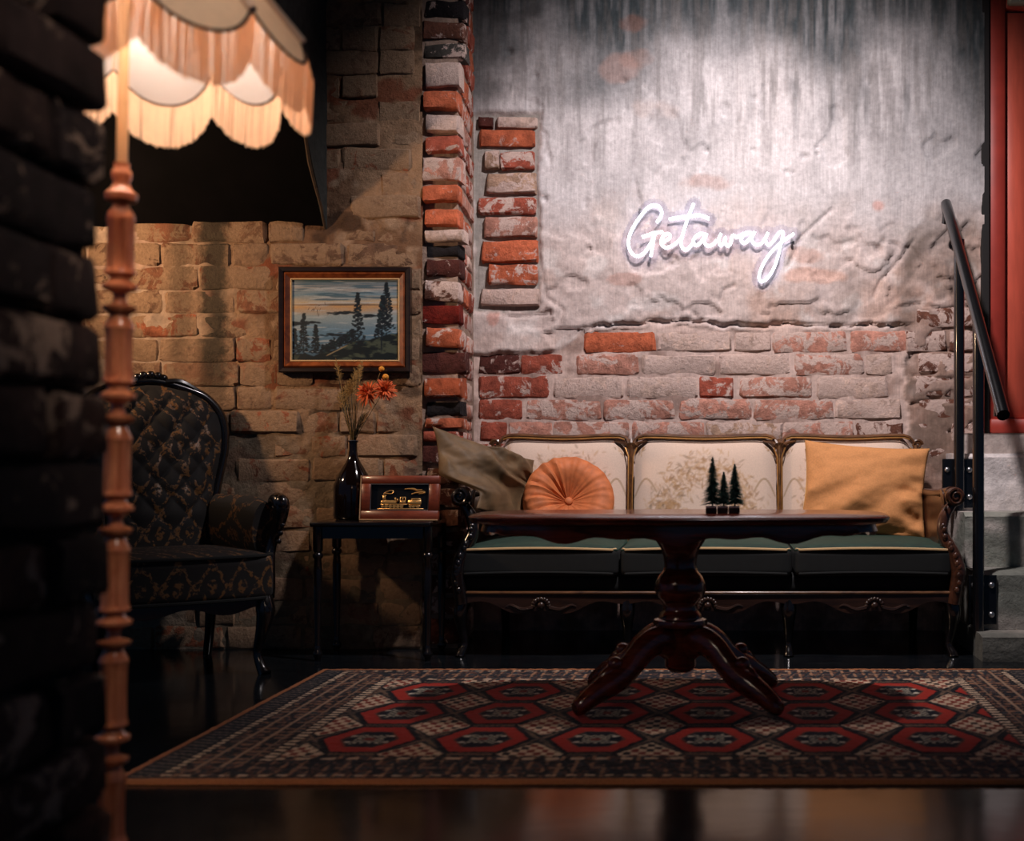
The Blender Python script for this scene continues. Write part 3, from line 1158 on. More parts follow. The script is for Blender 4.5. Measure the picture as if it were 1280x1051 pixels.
for i in range(3):
    xa, xb = stx[i] + .014, stx[i + 1] - .014
    nu, nv = 150, 96
    s = np.linspace(-1, 1, nu)
    t = np.linspace(0, 1, nv)
    S, T = np.meshgrid(s, t)
    crest = .022 * np.cos(S * PI) * -.35 + .012 * (1 - S ** 2)
    zz = zb0 + (zt0 + crest - zb0) * T
    # rounded upper corners
    zz = zz - T * .050 * np.clip((np.abs(S) - .80) / .20, 0, 1) ** 2
    xx = (xa + xb) / 2 + (xb - xa) / 2 * S * (1 - .01 * T ** 6)
    bulge = .034 * (1 - S ** 6) * (1 - (2 * T - 1) ** 6)
    yy = yb0 + (yt0 - yb0) * T - bulge
    img = np.ones((nv, nu, 3)) * np.array(lin(214, 190, 172))[None, None]
    XX, YY = S * .29, T * .42
    tans = [(166, 126, 84), (182, 142, 98), (146, 108, 74), (190, 156, 118), (132, 108, 84)]
    for k in range(620):
        # a leafy arch with denser bushes at its feet
        th = rp.uniform(0.05, PI - .05)
        rr = rp.normal(.155, .034)
        cx, cy = rr * math.cos(th) * 1.08, .10 + rr * math.sin(th) * 1.25
        dab(img, XX, YY, cx, cy, rp.uniform(.009, .017), rp.uniform(.003, .006), rp.uniform(0, PI), tans[rp.integers(5)], rp.uniform(.2, .6))
    for k in range(300):
        cx = rp.choice([-1, 1]) * rp.normal(.15, .03)
        cy = rp.uniform(.03, .16)
        dab(img, XX, YY, cx, cy, rp.uniform(.008, .014), rp.uniform(.003, .006), rp.uniform(0, PI), tans[rp.integers(5)], rp.uniform(.25, .65))
    for sg in (-1, 1):
        for k in range(26):
            q = k / 25
            dab(img, XX, YY, sg * (.20 + .085 * q), .20 + .05 * math.sin(q * PI), .009, .0035, sg * (.9 - 1.6 * q), (176, 150, 124), .8)
        for k in range(14):
            dab(img, XX, YY, sg * rp.normal(.262, .012), rp.normal(.375, .012), .008, .003, rp.uniform(0, PI), tans[rp.integers(5)], .7)
    grid_mesh('back_panel', np.stack([xx, yy, zz], -1), M['tapestry'], sofa, cols=img)
    one(box(xa + .004, xb - .004, oy + .535, oy + .545, .30, zb0 + .02), 'back_lining', M['dark_velvet_and_shade'], sofa, False)
    bk = [(xx[0, 0], yb0 + .012, .30), (xx[0, -1], yb0 + .012, .30), (xx[-1, -1], yt0 + .012, zt0 - .04), (xx[-1, 0], yt0 + .012, zt0 - .04)]
    one(([(*p,) for p in bk] + [(p[0], p[1] + .012, p[2]) for p in bk], [(0, 1, 2, 3), (7, 6, 5, 4), (0, 4, 5, 1), (1, 5, 6, 2), (2, 6, 7, 3), (3, 7, 4, 0)]), 'back_board', M['dark_velvet_and_shade'], sofa, False)
    # crest rail of this section
    path = []
    for k in range(25):
        q = -1 + 2 * k / 24
        z = zt0 + .022 * math.cos(q * PI) * -.35 + .012 * (1 - q * q) + .006 - .030 * max(0, (abs(q) - .84) / .16) ** 2
        path.append(((xa + xb) / 2 + (xb - xa + .02) / 2 * q, yt0 - .010, z))
    cr = one(sweep(path, .018, .0095, n=8, up=(0, 0, 1)), 'crest_rail', M['sofa_wood'], sofa)
    bead_ = [(x, y - .018, z - .008) for x, y, z in path[1:-1]]
    one(sweep(bead_, .0035, n=6), 'bead', M['gilt'], cr)
for k, x in enumerate(stx):
    endp = k in (0, 3)
    st = one(sweep([(x, lean(zb0) - .012, .33), (x, lean(.55) - .020, .55), (x, lean(.70) - .018, .70), (x, lean(.79) - .012, .788)], [.010, .008, .009, .013], [.018, .018, .018, .018], n=8, up=(0, 1, 0)), 'stile', M['sofa_wood'], sofa)
    for s in (-1, 1):
        one(sweep([(x + s * .009, lean(zb0) - .028, .36), (x + s * .008, lean(.6) - .036, .60), (x + s * .010, lean(.75) - .032, .745), (x + s * .024, lean(.79) - .028, .782)], .003, n=6), 'bead', M['gilt'], st)
    mb = MB()
    zc = .796
    yc = yt0 - .020
    if endp:
        sg = 1 if k else -1
        # scroll at the shoulder
        sp = []
        for j in range(22):
            a = j / 21 * 3.6 * PI
            rr = .022 * (1 - j / 24)
            sp.append((x + sg * (.006 + rr * math.cos(a)), yc, zc - .002 + rr * math.sin(a)))
        mb.add(sweep(sp, [.007, .006, .004], n=6))
    else:
        for j in range(5):
            a = PI * (.15 + .7 * j / 4)
            mb.add(sweep([(x, yc, zc - .030), (x + .022 * math.cos(a), yc - .010, zc - .008 + .016 * math.sin(a)), (x + .034 * math.cos(a), yc - .004, zc - .004 + .026 * math.sin(a))], [.004, .009, .005], n=6))
        for s in (-1, 1):
            mb.add(sweep(smooth_path([(x + s * .014, yc - .004, zc - .02), (x + s * .032, yc - .006, zc + .004), (x + s * .055, yc - .004, zc + .010), (x + s * .07, yc, zc + .016)], 4), [.008, .008, .005, .003], n=6))
    mb.build('crest_ornament', M['sofa_wood'], sofa)

# arms
for s in (-1, 1):
    ax = lambda v: s * v
    pad = one(sweep(smooth_path([(ax(.872), oy + .52, .600), (ax(.895), oy + .36, .598), (ax(.905), oy + .20, .604), (ax(.915), oy + .08, .612)], 5), [.020, .024, .024, .026], [.016, .018, .018, .020], n=10, up=(0, 0, 1)), 'arm_rest', M['arm_wood'], sofa)
    # scroll hand-hold
    mb = MB()
    mb.add(sweep([(ax(.868), oy + .028, .592), (ax(.874), oy + .028, .593)], .03, n=16))
    mb.add(lathe([(.0, -.034), (.026, -.032), (.034, -.024), (.036, 0), (.034, .024), (.026, .032), (.0, .034)], 20), Matrix.Translation((ax(.918), oy + .045, .594)) @ Matrix.Rotation(PI / 2, 4, 'X'))
    sp = []
    for j in range(26):
        a = PI / 2 - s * 0 + j / 25 * 3.4 * PI
        rr = .031 * (1 - j / 30)
        sp.append((ax(.918) + s * rr * math.cos(a), oy + .009, .594 + rr * math.sin(a)))
    mb.add(sweep(sp, [.006, .005, .004], n=6))
    mb.build('arm_scroll', M['black_and_shaded_wood' if s < 0 else 'arm_wood'], sofa)  # left arm near black: its shade is put into the wood colour
    # S-shaped front support with leaf carving
    sup = smooth_path([(ax(.914), oy + .050, .572), (ax(.880), oy + .045, .520), (ax(.872), oy + .035, .460), (ax(.905), oy + .025, .390), (ax(.925), oy + .020, .320), (ax(.918), oy + .024, .250), (ax(.912), oy + .03, .200)], 5)
    sp_ = one(sweep(sup, [.016, .022, .020, .026, .030, .026, .026], [.016, .022, .022, .026, .028, .026, .026], n=10), 'arm_support', M['arm_wood' if s > 0 else 'black_and_shaded_wood'], sofa)
    mb = MB()
    for j in range(11):
        q = j / 10
        p = sup[int(8 + q * (len(sup) - 14))]
        mb.add(ball((p[0] + s * .004 * (j % 2), p[1] - .024, p[2]), .011 - .003 * abs(q - .5), (1, .6, 1.3), 8, 5))
    mb.build('leaf_carving', M['arm_wood' if s > 0 else 'black_and_shaded_wood'], sp_)
    # inner side panel
    pv = [(ax(.866), oy + .52, .30), (ax(.866), oy + .52, .60), (ax(.890), oy + .14, .588), (ax(.872), oy + .07, .52), (ax(.868), oy + .05, .46), (ax(.890), oy + .05, .39), (ax(.895), oy + .05, .30)]
    nn = len(pv)
    one((pv + [(p[0] + s * .012, p[1], p[2]) for p in pv], [tuple(range(nn)), tuple(range(2 * nn - 1, nn - 1, -1))] + [(i, i + nn, (i + 1) % nn + nn, (i + 1) % nn) for i in range(nn)]), 'arm_panel', M['arm_wood'], sofa, False)
# legs
for x in (-.908, -.30, .30, .900):
    s = 1 if x > 0 else -1
    k = s * .012 if abs(x) > .5 else 0
    lg = sweep(smooth_path([(x, oy + .05, .215), (x + k, oy + .040, .165), (x + k * .6, oy + .048, .10), (x - k * .2, oy + .052, .045), (x + k * .8, oy + .040, .012), (x + k, oy + .036, .0)], 4), [.030, .028, .018, .013, .018, .020], n=10)
    one(lg, 'leg', M['black_and_shaded_wood'], sofa)
for x in (-.85, .85):
    one(sweep([(x, oy + .56, .32), (x, oy + .57, .15), (x, oy + .60, 0)], [.024, .02, .016], n=8), 'leg', M['black_and_shaded_wood'], sofa)


# ================================================================== cushions on the sofa
def pillow(w, h, T, seed, wr=0.006, n=46, fold=None, pull=.10):
    rr = np.linspace(-1, 1, n)
    S, Tt = np.meshgrid(rr, rr)
    # corners stay out, edges pull in
    X = w * S * (1 - pull * (1 - Tt ** 2) * np.abs(S) ** 3)
    Z = h * Tt * (1 - pull * (1 - S ** 2) * np.abs(Tt) ** 3)
    th = T * np.clip((1 - S ** 2), 0, 1) ** .55 * np.clip((1 - Tt ** 2), 0, 1) ** .55
    nz = fbm(S * 2.2 + seed, Tt * 2.2, 4, seed) - .5
    wk = wr * nz * 2 * np.clip(th / T * 2.5, 0, 1)
    Yf = -(th + wk)
    if fold is not None:
        Yf = Yf - fold(S, Tt) * np.clip(th / T * 3, 0, 1)
    Yb = th * .85
    v = []
    f = []
    F = np.stack([X, Yf, Z], -1).reshape(-1, 3).tolist()
    B = np.stack([X, Yb, Z], -1).reshape(-1, 3).tolist()
    N = n * n
    for j in range(n - 1):
        for i in range(n - 1):
            a = j * n + i
            f.append((a, a + 1, a + n + 1, a + n))
            f.append((N + a + n, N + a + n + 1, N + a + 1, N + a))
    return F + B, f


def place_soft(name, vf, mat, label, cat, loc, rot, parts=()):
    me = make_mesh(name, *vf, True)
    bm = bmesh.new()
    bm.from_mesh(me)
    bmesh.ops.remove_doubles(bm, verts=bm.verts, dist=.0004)
    bmesh.ops.recalc_face_normals(bm, faces=bm.faces)
    bm.to_mesh(me)
    bm.free()
    o = link_mesh(name, me, mat)
    o.location = loc
    o.rotation_euler = rot
    return props(o, label, cat)


def must_fold(S, T):
    # long soft creases running up to the right, a pinch at the lower right corner
    a = np.sin((S * .8 - T * .75) * 9 + 2.0 * (fbm(S * 2 + 7, T * 2, 3, 61))) * .010 * sstep(.5, -.3, T)
    b = np.sin((S * .45 + T) * 14 + 3 * fbm(S * 3, T * 3, 3, 63)) * .011 * sstep(.35, .9, S) * sstep(.5, -.2, T)
    c = np.sin((T - .25 * S) * 13) * .004 * sstep(.3, .8, S)
    return a + b + c


mustard = place_soft('square_pillow', pillow(.257, .194, .066, 71, .014, 60, must_fold, .07), M['mustard_linen'], 'mustard yellow square pillow leaning against the sofa back', 'pillow',
           (.589, SY + .475, .610), (math.radians(-16), math.radians(4), math.radians(-4)))


def olive_fold(S, T):
    return (np.sin((S * .9 + T * .9) * 6 + 2.2 * fbm(S * 1.6 + 3, T * 1.6, 3, 65)) * .026 * sstep(.95, .3, np.abs(S)) +
            np.sin((S + T * .5) * 12 + 2 * fbm(S * 2, T * 2, 3, 67)) * .009)


olive = place_soft('velvet_pillow', pillow(.285, .168, .075, 75, .020, 64, olive_fold, .12), M['olive_velvet'], 'dark olive velvet pillow slumped against the sofa arm', 'pillow',
           (-.868, SY + .235, .640), (math.radians(-20), math.radians(13), math.radians(42)))

# round pleated cushion
n, m = 120, 22
v = []
f = []
for i in range(m):
    t = i / (m - 1)                      # 0 at the button, 1 at the rim, then round to the back
    for j in range(n):
        a = 2 * PI * j / n
        left = .62 + .38 * math.cos(a - 2.6)
        ple = left * (math.sin(a * 15 + 2.2 * math.sin(a * 2 + .7) + 1.1 * math.sin(a * 3) + 1.6 * t) * .6 + math.sin(a * 27 + 2.6 * math.sin(a * 2) + 2 * t) * .45)
        rad = 0.182 * math.sin(t * PI / 2) ** 1.0
        hgt = -.082 * (math.sin(min(1, t * 1.9) * PI / 2) ** 1.2) * (max(0, 1 - t ** 4) ** .5) - .006
        amp = .0095 * (1 - t) ** .5 * min(1, t * 6) + .0034 * (t > .5)
        rad2 = rad * (1 + (.005 * ple * (t > .7)))
        v.append((rad2 * math.cos(a), hgt - amp * ple, rad2 * math.sin(a)))
for i in range(m - 1):
    for j in range(n):
        k = (j + 1) % n
        f.append((i * n + j, i * n + k, (i + 1) * n + k, (i + 1) * n + j))
n0 = len(v)
for i in range(1, 9):
    t = i / 8
    for j in range(n):
        a = 2 * PI * j / n
        rad = 0.182 * math.cos(t * PI / 2)
        v.append((rad * math.cos(a), .050 * math.sin(min(1, t * 1.6) * PI / 2) - .006, rad * math.sin(a)))
for i in range(8):
    A = (m - 1) * n if i == 0 else n0 + (i - 1) * n
    B = n0 + i * n
    for j in range(n):
        k = (j + 1) % n
        f.append((A + j, A + k, B + k, B + j))
rc = thing('round_cushion', 'round orange velvet cushion with radiating pleats and a centre button', 'cushion', (-.613, SY + .425, .557))
rc.rotation_euler = (math.radians(-26), math.radians(0), math.radians(14))
body = MB().add((v, f)).build('body', M['orange_velvet'], rc)
one(ball((0, -.020, 0), .017, (1, .6, 1), 14, 8), 'button', M['orange_velvet'], rc)

# let the cushions settle: they flatten where they press on the seat, the back, the arm and each other
from mathutils.bvhtree import BVHTree
bpy.context.view_layer.update()


def world_tree(objs):
    v = []
    f = []
    for o in objs:
        n_ = len(v)
        v += [o.matrix_world @ q.co for q in o.data.vertices]
        f += [tuple(i + n_ for i in p.vertices) for p in o.data.polygons]
    return BVHTree.FromPolygons(v, f)


seat_tree = world_tree([o for o in sofa.children_recursive if o.name.startswith('cushion_top')])
back_tree = world_tree([o for o in sofa.children_recursive if o.name.startswith(('back_panel', 'stile', 'crest_rail', 'crest_ornament', 'bead'))])


def settle(o, extra=None):
    inv = o.matrix_world.inverted()
    for q in o.data.vertices:
        p = o.matrix_world @ q.co
        if extra:
            p = extra(p)
        h = seat_tree.ray_cast(Vector((p.x, p.y, .9)), Vector((0, 0, -1)))[0]
        if h is not None and p.z < h.z - .004:
            p.z = h.z - .004
        h = back_tree.ray_cast(Vector((p.x, 4.3, p.z)), Vector((0, 1, 0)))[0]
        if h is not None and p.y > h.y + .004:
            p.y = h.y + .004
        q.co = inv @ p
    o.data.update()


def in_arm(p):
    if p.z < .61 and p.x > .824:
        p.x = .824
    return p


settle(mustard, in_arm)
settle(body)
round_tree = world_tree([body])


def over_arm(p):
    # the upper corner hangs over the sofa arm, the lower part is tucked inside it
    t = min(1, max(0, (p.z - .600) / .085))
    t = t * t * (3 - 2 * t)
    k = .585 + .415 * t
    if p.x < -.66:
        p.x = -.66 - (-.66 - p.x) * k
    if p.x > -.88:
        p.x = -.88 + (p.x + .88) * .58
    if p.x < -.97 and p.y > 4.612:
        p.y = 4.612
    return p


settle(olive, over_arm)
# its inner end gives way behind the rim of the round cushion
vw = np.array([olive.matrix_world @ q.co for q in olive.data.vertices])
need = np.zeros(len(vw))
for i, p in enumerate(vw):
    if p[0] > -.84:
        h = round_tree.ray_cast(Vector((p[0], 5.3, p[2])), Vector((0, -1, 0)))[0]
        if h is not None:
            need[i] = max(0, h.y - .006 - p[1])
push = np.zeros(len(vw))
for j in np.nonzero(need)[0]:
    push = np.maximum(push, need[j] * np.exp(-((vw[:, 0] - vw[j, 0]) ** 2 + (vw[:, 2] - vw[j, 2]) ** 2) / .045 ** 2))
inv = olive.matrix_world.inverted()
for i, q in enumerate(olive.data.vertices):
    q.co = inv @ Vector((vw[i, 0], vw[i, 1] + push[i], vw[i, 2]))
olive.data.update()
settle(olive)

# ================================================================== pedestal table
TX, TY, TZ = -0.118, 3.57, .572
table = thing('coffee_table', 'polished mahogany pedestal coffee table with scalloped apron and four carved feet', 'table', (TX, TY, .012))
TZ -= .012


def outline(hx, hy, n=160):
    out = []
    for k in range(n):
        a = 2 * PI * k / n
        c, s = math.cos(a), math.sin(a)
        e = 3.4
        rr = (abs(c) ** e + abs(s) ** e) ** (-1 / e)
        x, y = hx * rr * c, hy * rr * s
        # serpentine long sides
        y *= 1 + .035 * math.cos(x / hx * PI * 2.0)
        out.append((x, y))
    return out


def slab(levels):
    """levels: list of (z, half x, half y); closed solid"""
    v = []
    f = []
    n = 160
    for z, hx, hy in levels:
        v += [(x, y, z) for x, y in outline(hx, hy)]
    for i in range(len(levels) - 1):
        for k in range(n):
            q = (k + 1) % n
            f.append((i * n + k, i * n + q, (i + 1) * n + q, (i + 1) * n + k))
    f.append(tuple(range(n))[::-1])
    f.append(tuple(range((len(levels) - 1) * n, len(levels) * n)))
    return v, f


HX, HYY = .613, .295
one(slab([(TZ - .024, HX - .022, HYY - .022), (TZ - .021, HX - .008, HYY - .008), (TZ - .012, HX, HYY), (TZ - .005, HX, HYY), (TZ, HX - .006, HYY - .006)]), 'top', M['mahogany'], table)
# apron with a wavy lower edge
oa = outline(HX - .040, HYY - .040)
ob = outline(HX - .056, HYY - .056)
n = len(oa)
v = []
for k, (x, y) in enumerate(oa):
    w = -.060 - .008 * math.cos(x * PI / .16) - .006 * math.cos(x * PI / .08) - .008 * math.cos(y * PI / .15)
    v += [(x, y, TZ - .022), (x * 1.012, y * 1.012, TZ - .046), (x, y, TZ + w), (ob[k][0], ob[k][1], TZ + w), (ob[k][0], ob[k][1], TZ - .022)]
f = []
for k in range(n):
    q = (k + 1) % n
    for e in range(5):
        g = (e + 1) % 5
        f.append((k * 5 + e, q * 5 + e, q * 5 + g, k * 5 + g))
one((v, f), 'apron', M['mahogany'], table)
prof = [(.0, .088), (.030, .090), (.040, .098), (.046, .108), (.046, .214), (.050, .220), (.078, .226), (.082, .236), (.078, .246), (.066, .250), (.062, .262), (.056, .268), (.052, .278), (.050, .290), (.056, .300),
        (.070, .314), (.077, .334), (.074, .356), (.064, .374), (.052, .388), (.048, .404), (.050, .430), (.058, .455), (.074, .480), (.084, .498), (.084, .512), (.0, .512)]
one(lathe(prof, 32), 'pedestal', M['mahogany'], table)
one(box(-.20, .20, -.10, .10, .508, TZ - .022, .004), 'support_block', M['dark_wood'], table, False)
for ang in (36, 144, 216, 324):
    a = math.radians(ang)
    ca, sa = math.cos(a), math.sin(a)
    rz = [(.030, .170), (.075, .190), (.125, .170), (.170, .128), (.210, .098), (.250, .078), (.300, .052), (.340, .026), (.356, .020)]
    path = smooth_path([(r * ca, r * sa, z) for r, z in rz], 4)
    lg = one(sweep(path, [.030, .034, .033, .032, .037, .038, .032, .027, .018], [.046, .044, .040, .038, .040, .038, .031, .025, .019], n=12, up=(0, 0, 1)), 'leg', M['mahogany'], table)
    kn = MB()
    r, z = .225, .128
    kn.add(ball((r * ca, r * sa, z + .006), .024, (1, 1, .9), 12, 8))
    kn.add(sweep(smooth_path([((r - .02) * ca, (r - .02) * sa, z - .012), ((r + .022) * ca, (r + .022) * sa, z - .014), ((r + .052) * ca, (r + .052) * sa, z - .038)], 4), [.016, .018, .010], n=8))
    kn.build('scroll', M['mahogany'], lg)

# ================================================================== bottle-brush trees on the table
trees = thing('tree_ornament', 'small ornament of three dark green bottle-brush fir trees on the coffee table', 'ornament', (.008, 3.56, TZ + .0125))
for k, x in enumerate((-.034, 0, .034)):
    one(box(x - .0165, x + .0165, -.018, .018, .0, .016, .002), 'block', M['pot_wood'], trees, False)
    one(rbox(x - .0165, x + .0165, -.018, .018, .0155, .0215, .0028, 3), 'snow_cover', M['snow'], trees)
rt = random.Random(2)
for (x, y, hgt, rad) in ((-.030, .0, .142, .036), (.003, -.006, .098, .026), (.036, .002, .122, .034)):
    tr = one(sweep([(x, y, .018), (x, y, .018 + hgt)], [.0028, .001], n=6), 'trunk', M['pot_wood'], trees)
    v = []
    f = []
    for q in range(900):
        t = (q + rt.random()) / 900
        z = .030 + (hgt - .006) * t
        a = rt.random() * 2 * PI
        L_ = rad * (1 - t) ** .9 * (.75 + .45 * rt.random()) + .003
        ca, sa = math.cos(a), math.sin(a)
        n0 = len(v)
        w = .0017
        tip = (x + L_ * ca, y + L_ * sa, z - L_ * .25)
        v += [(x - w * sa, y + w * ca, z), (x + w * sa, y - w * ca, z), (x, y, z + .0022), tip]
        f += [(n0, n0 + 1, n0 + 3), (n0 + 1, n0 + 2, n0 + 3), (n0 + 2, n0, n0 + 3)]
    nd = MB().add((v, f)).build('needles', M['fir_green'], tr, False)
    nd['kind'] = 'stuff'

# ================================================================== rug
rx0, rx1, ry0, ry1 = -1.372, 1.064, 2.695, 4.145
nu, nv = 520, 300
xs = np.linspace(rx0, rx1, nu)
ys = np.linspace(ry0, ry1, nv)
X, Y = np.meshgrid(xs, ys)
c = np.ones((nv, nu, 3)) * np.array(lin(24, 29, 34))[None, None]


def put(mask, col):
    global c
    c = np.where(mask[..., None], np.array(lin(*col))[None, None], c)


navy, red, cream, brown_, teal, rust = (20, 24, 34), (164, 46, 34), (206, 178, 150), (112, 70, 52), (40, 48, 54), (150, 92, 62)
hash_ = lambda a, b, s=0: _tab[(np.floor(a).astype(int) * 7 + s) % 256, (np.floor(b).astype(int) * 13 + s * 5) % 256]
# field
px, py = .2925, .3185
cx0, cy0 = -.905, 3.100
kx = np.round((X - cx0) / px)
ky = np.round((Y - cy0) / py)
dx = X - cx0 - kx * px
dy = Y - cy0 - ky * py
ax_, ay_ = np.abs(dx), np.abs(dy)
hexa = lambda k: np.maximum(ay_ / (.135 * k), (ax_ + ay_ * .45) / (.118 * k))
lat = np.maximum(ay_ / .157, (ax_ + ay_ * .45) / .142)
put((lat > .96) & (lat < 1.06) & (((np.floor((X + Y) / .007)) % 2) == 0), (132, 104, 82))
put(hexa(1.07) < 1, (12, 14, 20))
put(hexa(1) < 1, red)
put((hexa(.66) < 1), (96, 60, 48))
put((hexa(.60) < 1), navy)
star = (np.abs(ax_ - ay_ * .8) < .010) & (hexa(.52) < 1) | ((ax_ < .036) & (ay_ < .045))
put(star & (((np.floor(X / .009) + np.floor(Y / .011)) % 2) == 0), (170, 160, 140))
put(((ax_ - .048) ** 2 + (ay_ - .032) ** 2 < .009 ** 2), (196, 184, 164))
put((ax_ < .012) & (ay_ < .016), (120, 50, 38))
# diamonds at the corners of the cells
ddx = px / 2 - ax_
ddy = py / 2 - ay_
dia = ddx / .082 + ddy / .118
put(dia < 1.12, (14, 16, 22))
put(dia < 1, cream)
chk = ((np.floor((X - cx0) / .0185) + np.floor((Y - cy0) / .0285)) % 2) == 0
put((dia < .95) & chk, (128, 50, 38))
put((dia < .95) & chk & (hash_((X - cx0) / .0185, (Y - cy0) / .0285, 3) > .7), (50, 40, 40))
# borders: long sides (front and back), then the wide ends
ef = np.minimum(Y - ry0, ry1 - Y)
ee = np.minimum(X - rx0, rx1 - X)
WS, WE = .225, .305
along = np.where(ef < WS, X, Y)


def border(e, a, W, wide):
    inb = e < W
    put(inb, (34, 34, 38))
    motif = fbm(a * 55, e * 70, 3, 81)
    put(inb & (motif > .52), (104, 66, 50))
    put(inb & (motif > .62), (46, 56, 62))
    put(inb & (np.abs(((a / .036) % 1) - .5) < .12) & (motif > .45), (150, 110, 84))

    def line(p, w, col, dash=None):
        k = (np.abs(e - p) < w) & inb
        if dash:
            k = k & (((np.floor(a / dash)) % 2) == 0)
        put(k, col)
    if wide:
        put(inb & (e < .085), (20, 24, 32))
        tick = (np.abs(((a / .030 + e * 9) % 1) - .5) < .10)
        put((e > .030) & (e < .080) & inb & tick, (120, 104, 92))
        line(.100, .013, (18, 18, 24))
        line(.096, .006, cream, .014)
        line(.106, .006, cream, .014)
        line(.148, .0035, (150, 122, 100))
        line(.200, .0035, (160, 130, 106))
        line(.240, .0035, (140, 112, 92))
        line(.278, .017, (22, 22, 28))
        line(.270, .007, cream, .016)
        line(.286, .007, cream, .016)
    else:
        line(.046, .007, cream, .022)
        line(.200, .009, (196, 168, 142), .030)
        line(.115, .004, (140, 110, 90), .05)
        put((e > .06) & (e < .18) & inb & (np.abs(((a / .05 + e * 6) % 1) - .5) < .09), (30, 34, 42))
    put(inb & (e < .020), (160, 100, 62))
    line(.026, .004, (30, 26, 28))


sel = (ef / WS) < (ee / WE)
cc = c.copy()
border(ee, Y, WE, True)
cw = c.copy()
c = cc.copy()
border(ef, X, WS, False)
cs = c
use_end = (ee < WE) & ~((ef < WS) & (ef < ee * .62))
c = np.where(use_end[..., None], cw, cs)
# the edge frays a little and the rug is not perfectly straight
hz = .010 + .0018 * (fbm(X * 90, Y * 90, 2, 83) - .5) * 2 + .003 * (fbm(X * 3, Y * 3, 3, 85) - .5)
wob = .006 * (fbm(X * 2.3, Y * .3, 3, 87) - .5)
P = np.stack([X, Y + wob, hz], -1)
P[0, :, 2] = .001
P[-1, :, 2] = .001
P[:, 0, 2] = .001
P[:, -1, 2] = .001
rug = grid_mesh('rug', P, M['woven'], cols=c)
props(rug, 'red and navy oriental rug with rows of hexagonal medallions under the coffee table', 'rug')

# ================================================================== side table
st = thing('side_table', 'dark wooden side table with slender turned legs between armchair and sofa', 'table', (-1.262, 4.47, 0))
one(box(-.222, .214, -.135, .135, .488, .506, .005, 2), 'top', M['black_and_shaded_wood'], st)
mb = MB()
mb.add(box(-.196, .196, -.112, -.100, .445, .488))
mb.add(box(-.196, .196, .100, .112, .445, .488))
mb.add(box(-.208, -.196, -.112, .112, .445, .488))
mb.add(box(.196, .208, -.112, .112, .445, .488))
mb.build('apron', M['black_and_shaded_wood'], st, False)
lp = [(.0, 0), (.010, 0), (.011, .012), (.017, .022), (.017, .032), (.011, .040), (.010, .06), (.014, .20), (.016, .33), (.013, .37), (.019, .378), (.019, .388), (.013, .394), (.018, .402), (.018, .4885), (0, .4885)]
for x in (-.200, .200):
    for y in (-.108, .108):
        one(lathe(lp, 14, x, y), 'leg', M['black_and_shaded_wood'], st)
STZ = .5065

# bottle used as a vase
BX, BY = -1.384, 4.528
bt = thing('bottle', 'dark brown glass bottle holding dried flowers on the side table', 'bottle', (BX, BY, STZ))
bp = [(0, 0), (.062, 0), (.069, .004), (.0725, .014), (.0725, .110), (.070, .132), (.060, .158), (.043, .190), (.028, .214), (.0185, .234), (.0150, .262), (.0150, .290), (.0185, .2905), (.0185, .2975), (.0150, .298), (.0128, .298), (.0128, .25), (0, .25)]
one(lathe([(r_, z_) for r_, z_ in bp], 32), 'body', M['bottle_glass'], bt)
one(sweep([(.0186 * math.cos(a * PI / 12), .0186 * math.sin(a * PI / 12), .2975) for a in range(25)], .0014, n=6), 'lip', M['steel'], bt)

# dried flowers
NECK = Vector((BX, BY, STZ + .255))
rf = random.Random(8)


# every stem has its own place in the neck, on the side that its head leans to
specs = []
specs.append(('head', at(460, 491, 4.495), .048, (-.3, -.75, .55), 'shaggy dark orange dried flower head leaning left in the bottle'))
specs.append(('head', at(481, 487, 4.465), .045, (.4, -.7, .55), 'bright orange dried flower head leaning right in the bottle'))
specs.append(('ball', at(477, 461, 4.575), .0107, None, 'round golden dried flower ball on the tallest stem in the bottle'))
specs.append(('ball', at(482, 471, 4.550), .0118, None, 'round golden dried flower ball just above the orange flower head'))
for k in range(22):
    specs.append(('sprig', at(420 + 33 * ((k * .618) % 1), 453 + 46 * ((k * .377 + .1) % 1), 4.490 + .095 * ((k * .27 + .3) % 1)), k))
for k in range(10):
    specs.append(('leaf', at(429 + 30 * ((k * .618 + .2) % 1), 508 + 22 * ((k * .41) % 1), 4.495 + .07 * ((k * .31 + .5) % 1)), k))
NS = len(specs)
slots = [(.0098 * math.sqrt((k + .5) / NS), k * 2.399963) for k in range(NS)]
slots = [(r_ * math.cos(a_), r_ * math.sin(a_)) for r_, a_ in slots]
offs = [((q[1].x - BX) * .11, (q[1].y - BY) * .19) for q in specs]
pairs = sorted((((o_[0] - s_[0]) ** 2 + (o_[1] - s_[1]) ** 2), i, j) for i, o_ in enumerate(offs) for j, s_ in enumerate(slots))
slot_of = {}
taken = set()
for _, i, j in pairs:
    if i not in slot_of and j not in taken:
        slot_of[i] = slots[j]
        taken.add(j)


def stem_mesh(i, r0=.0010):
    sx_, sy_ = slot_of[i]
    p0 = Vector((BX + sx_, BY + sy_, STZ + .2515))
    mid = Vector((BX + sx_ * 1.05, BY + sy_ * 1.05, STZ + .298))
    p1 = specs[i][1]
    m2 = mid.lerp(p1, .5) + Vector((0, 0, .004))
    return sweep(smooth_path([p0, mid, m2, p1], 4), [r0, r0, r0 * .7], n=5)


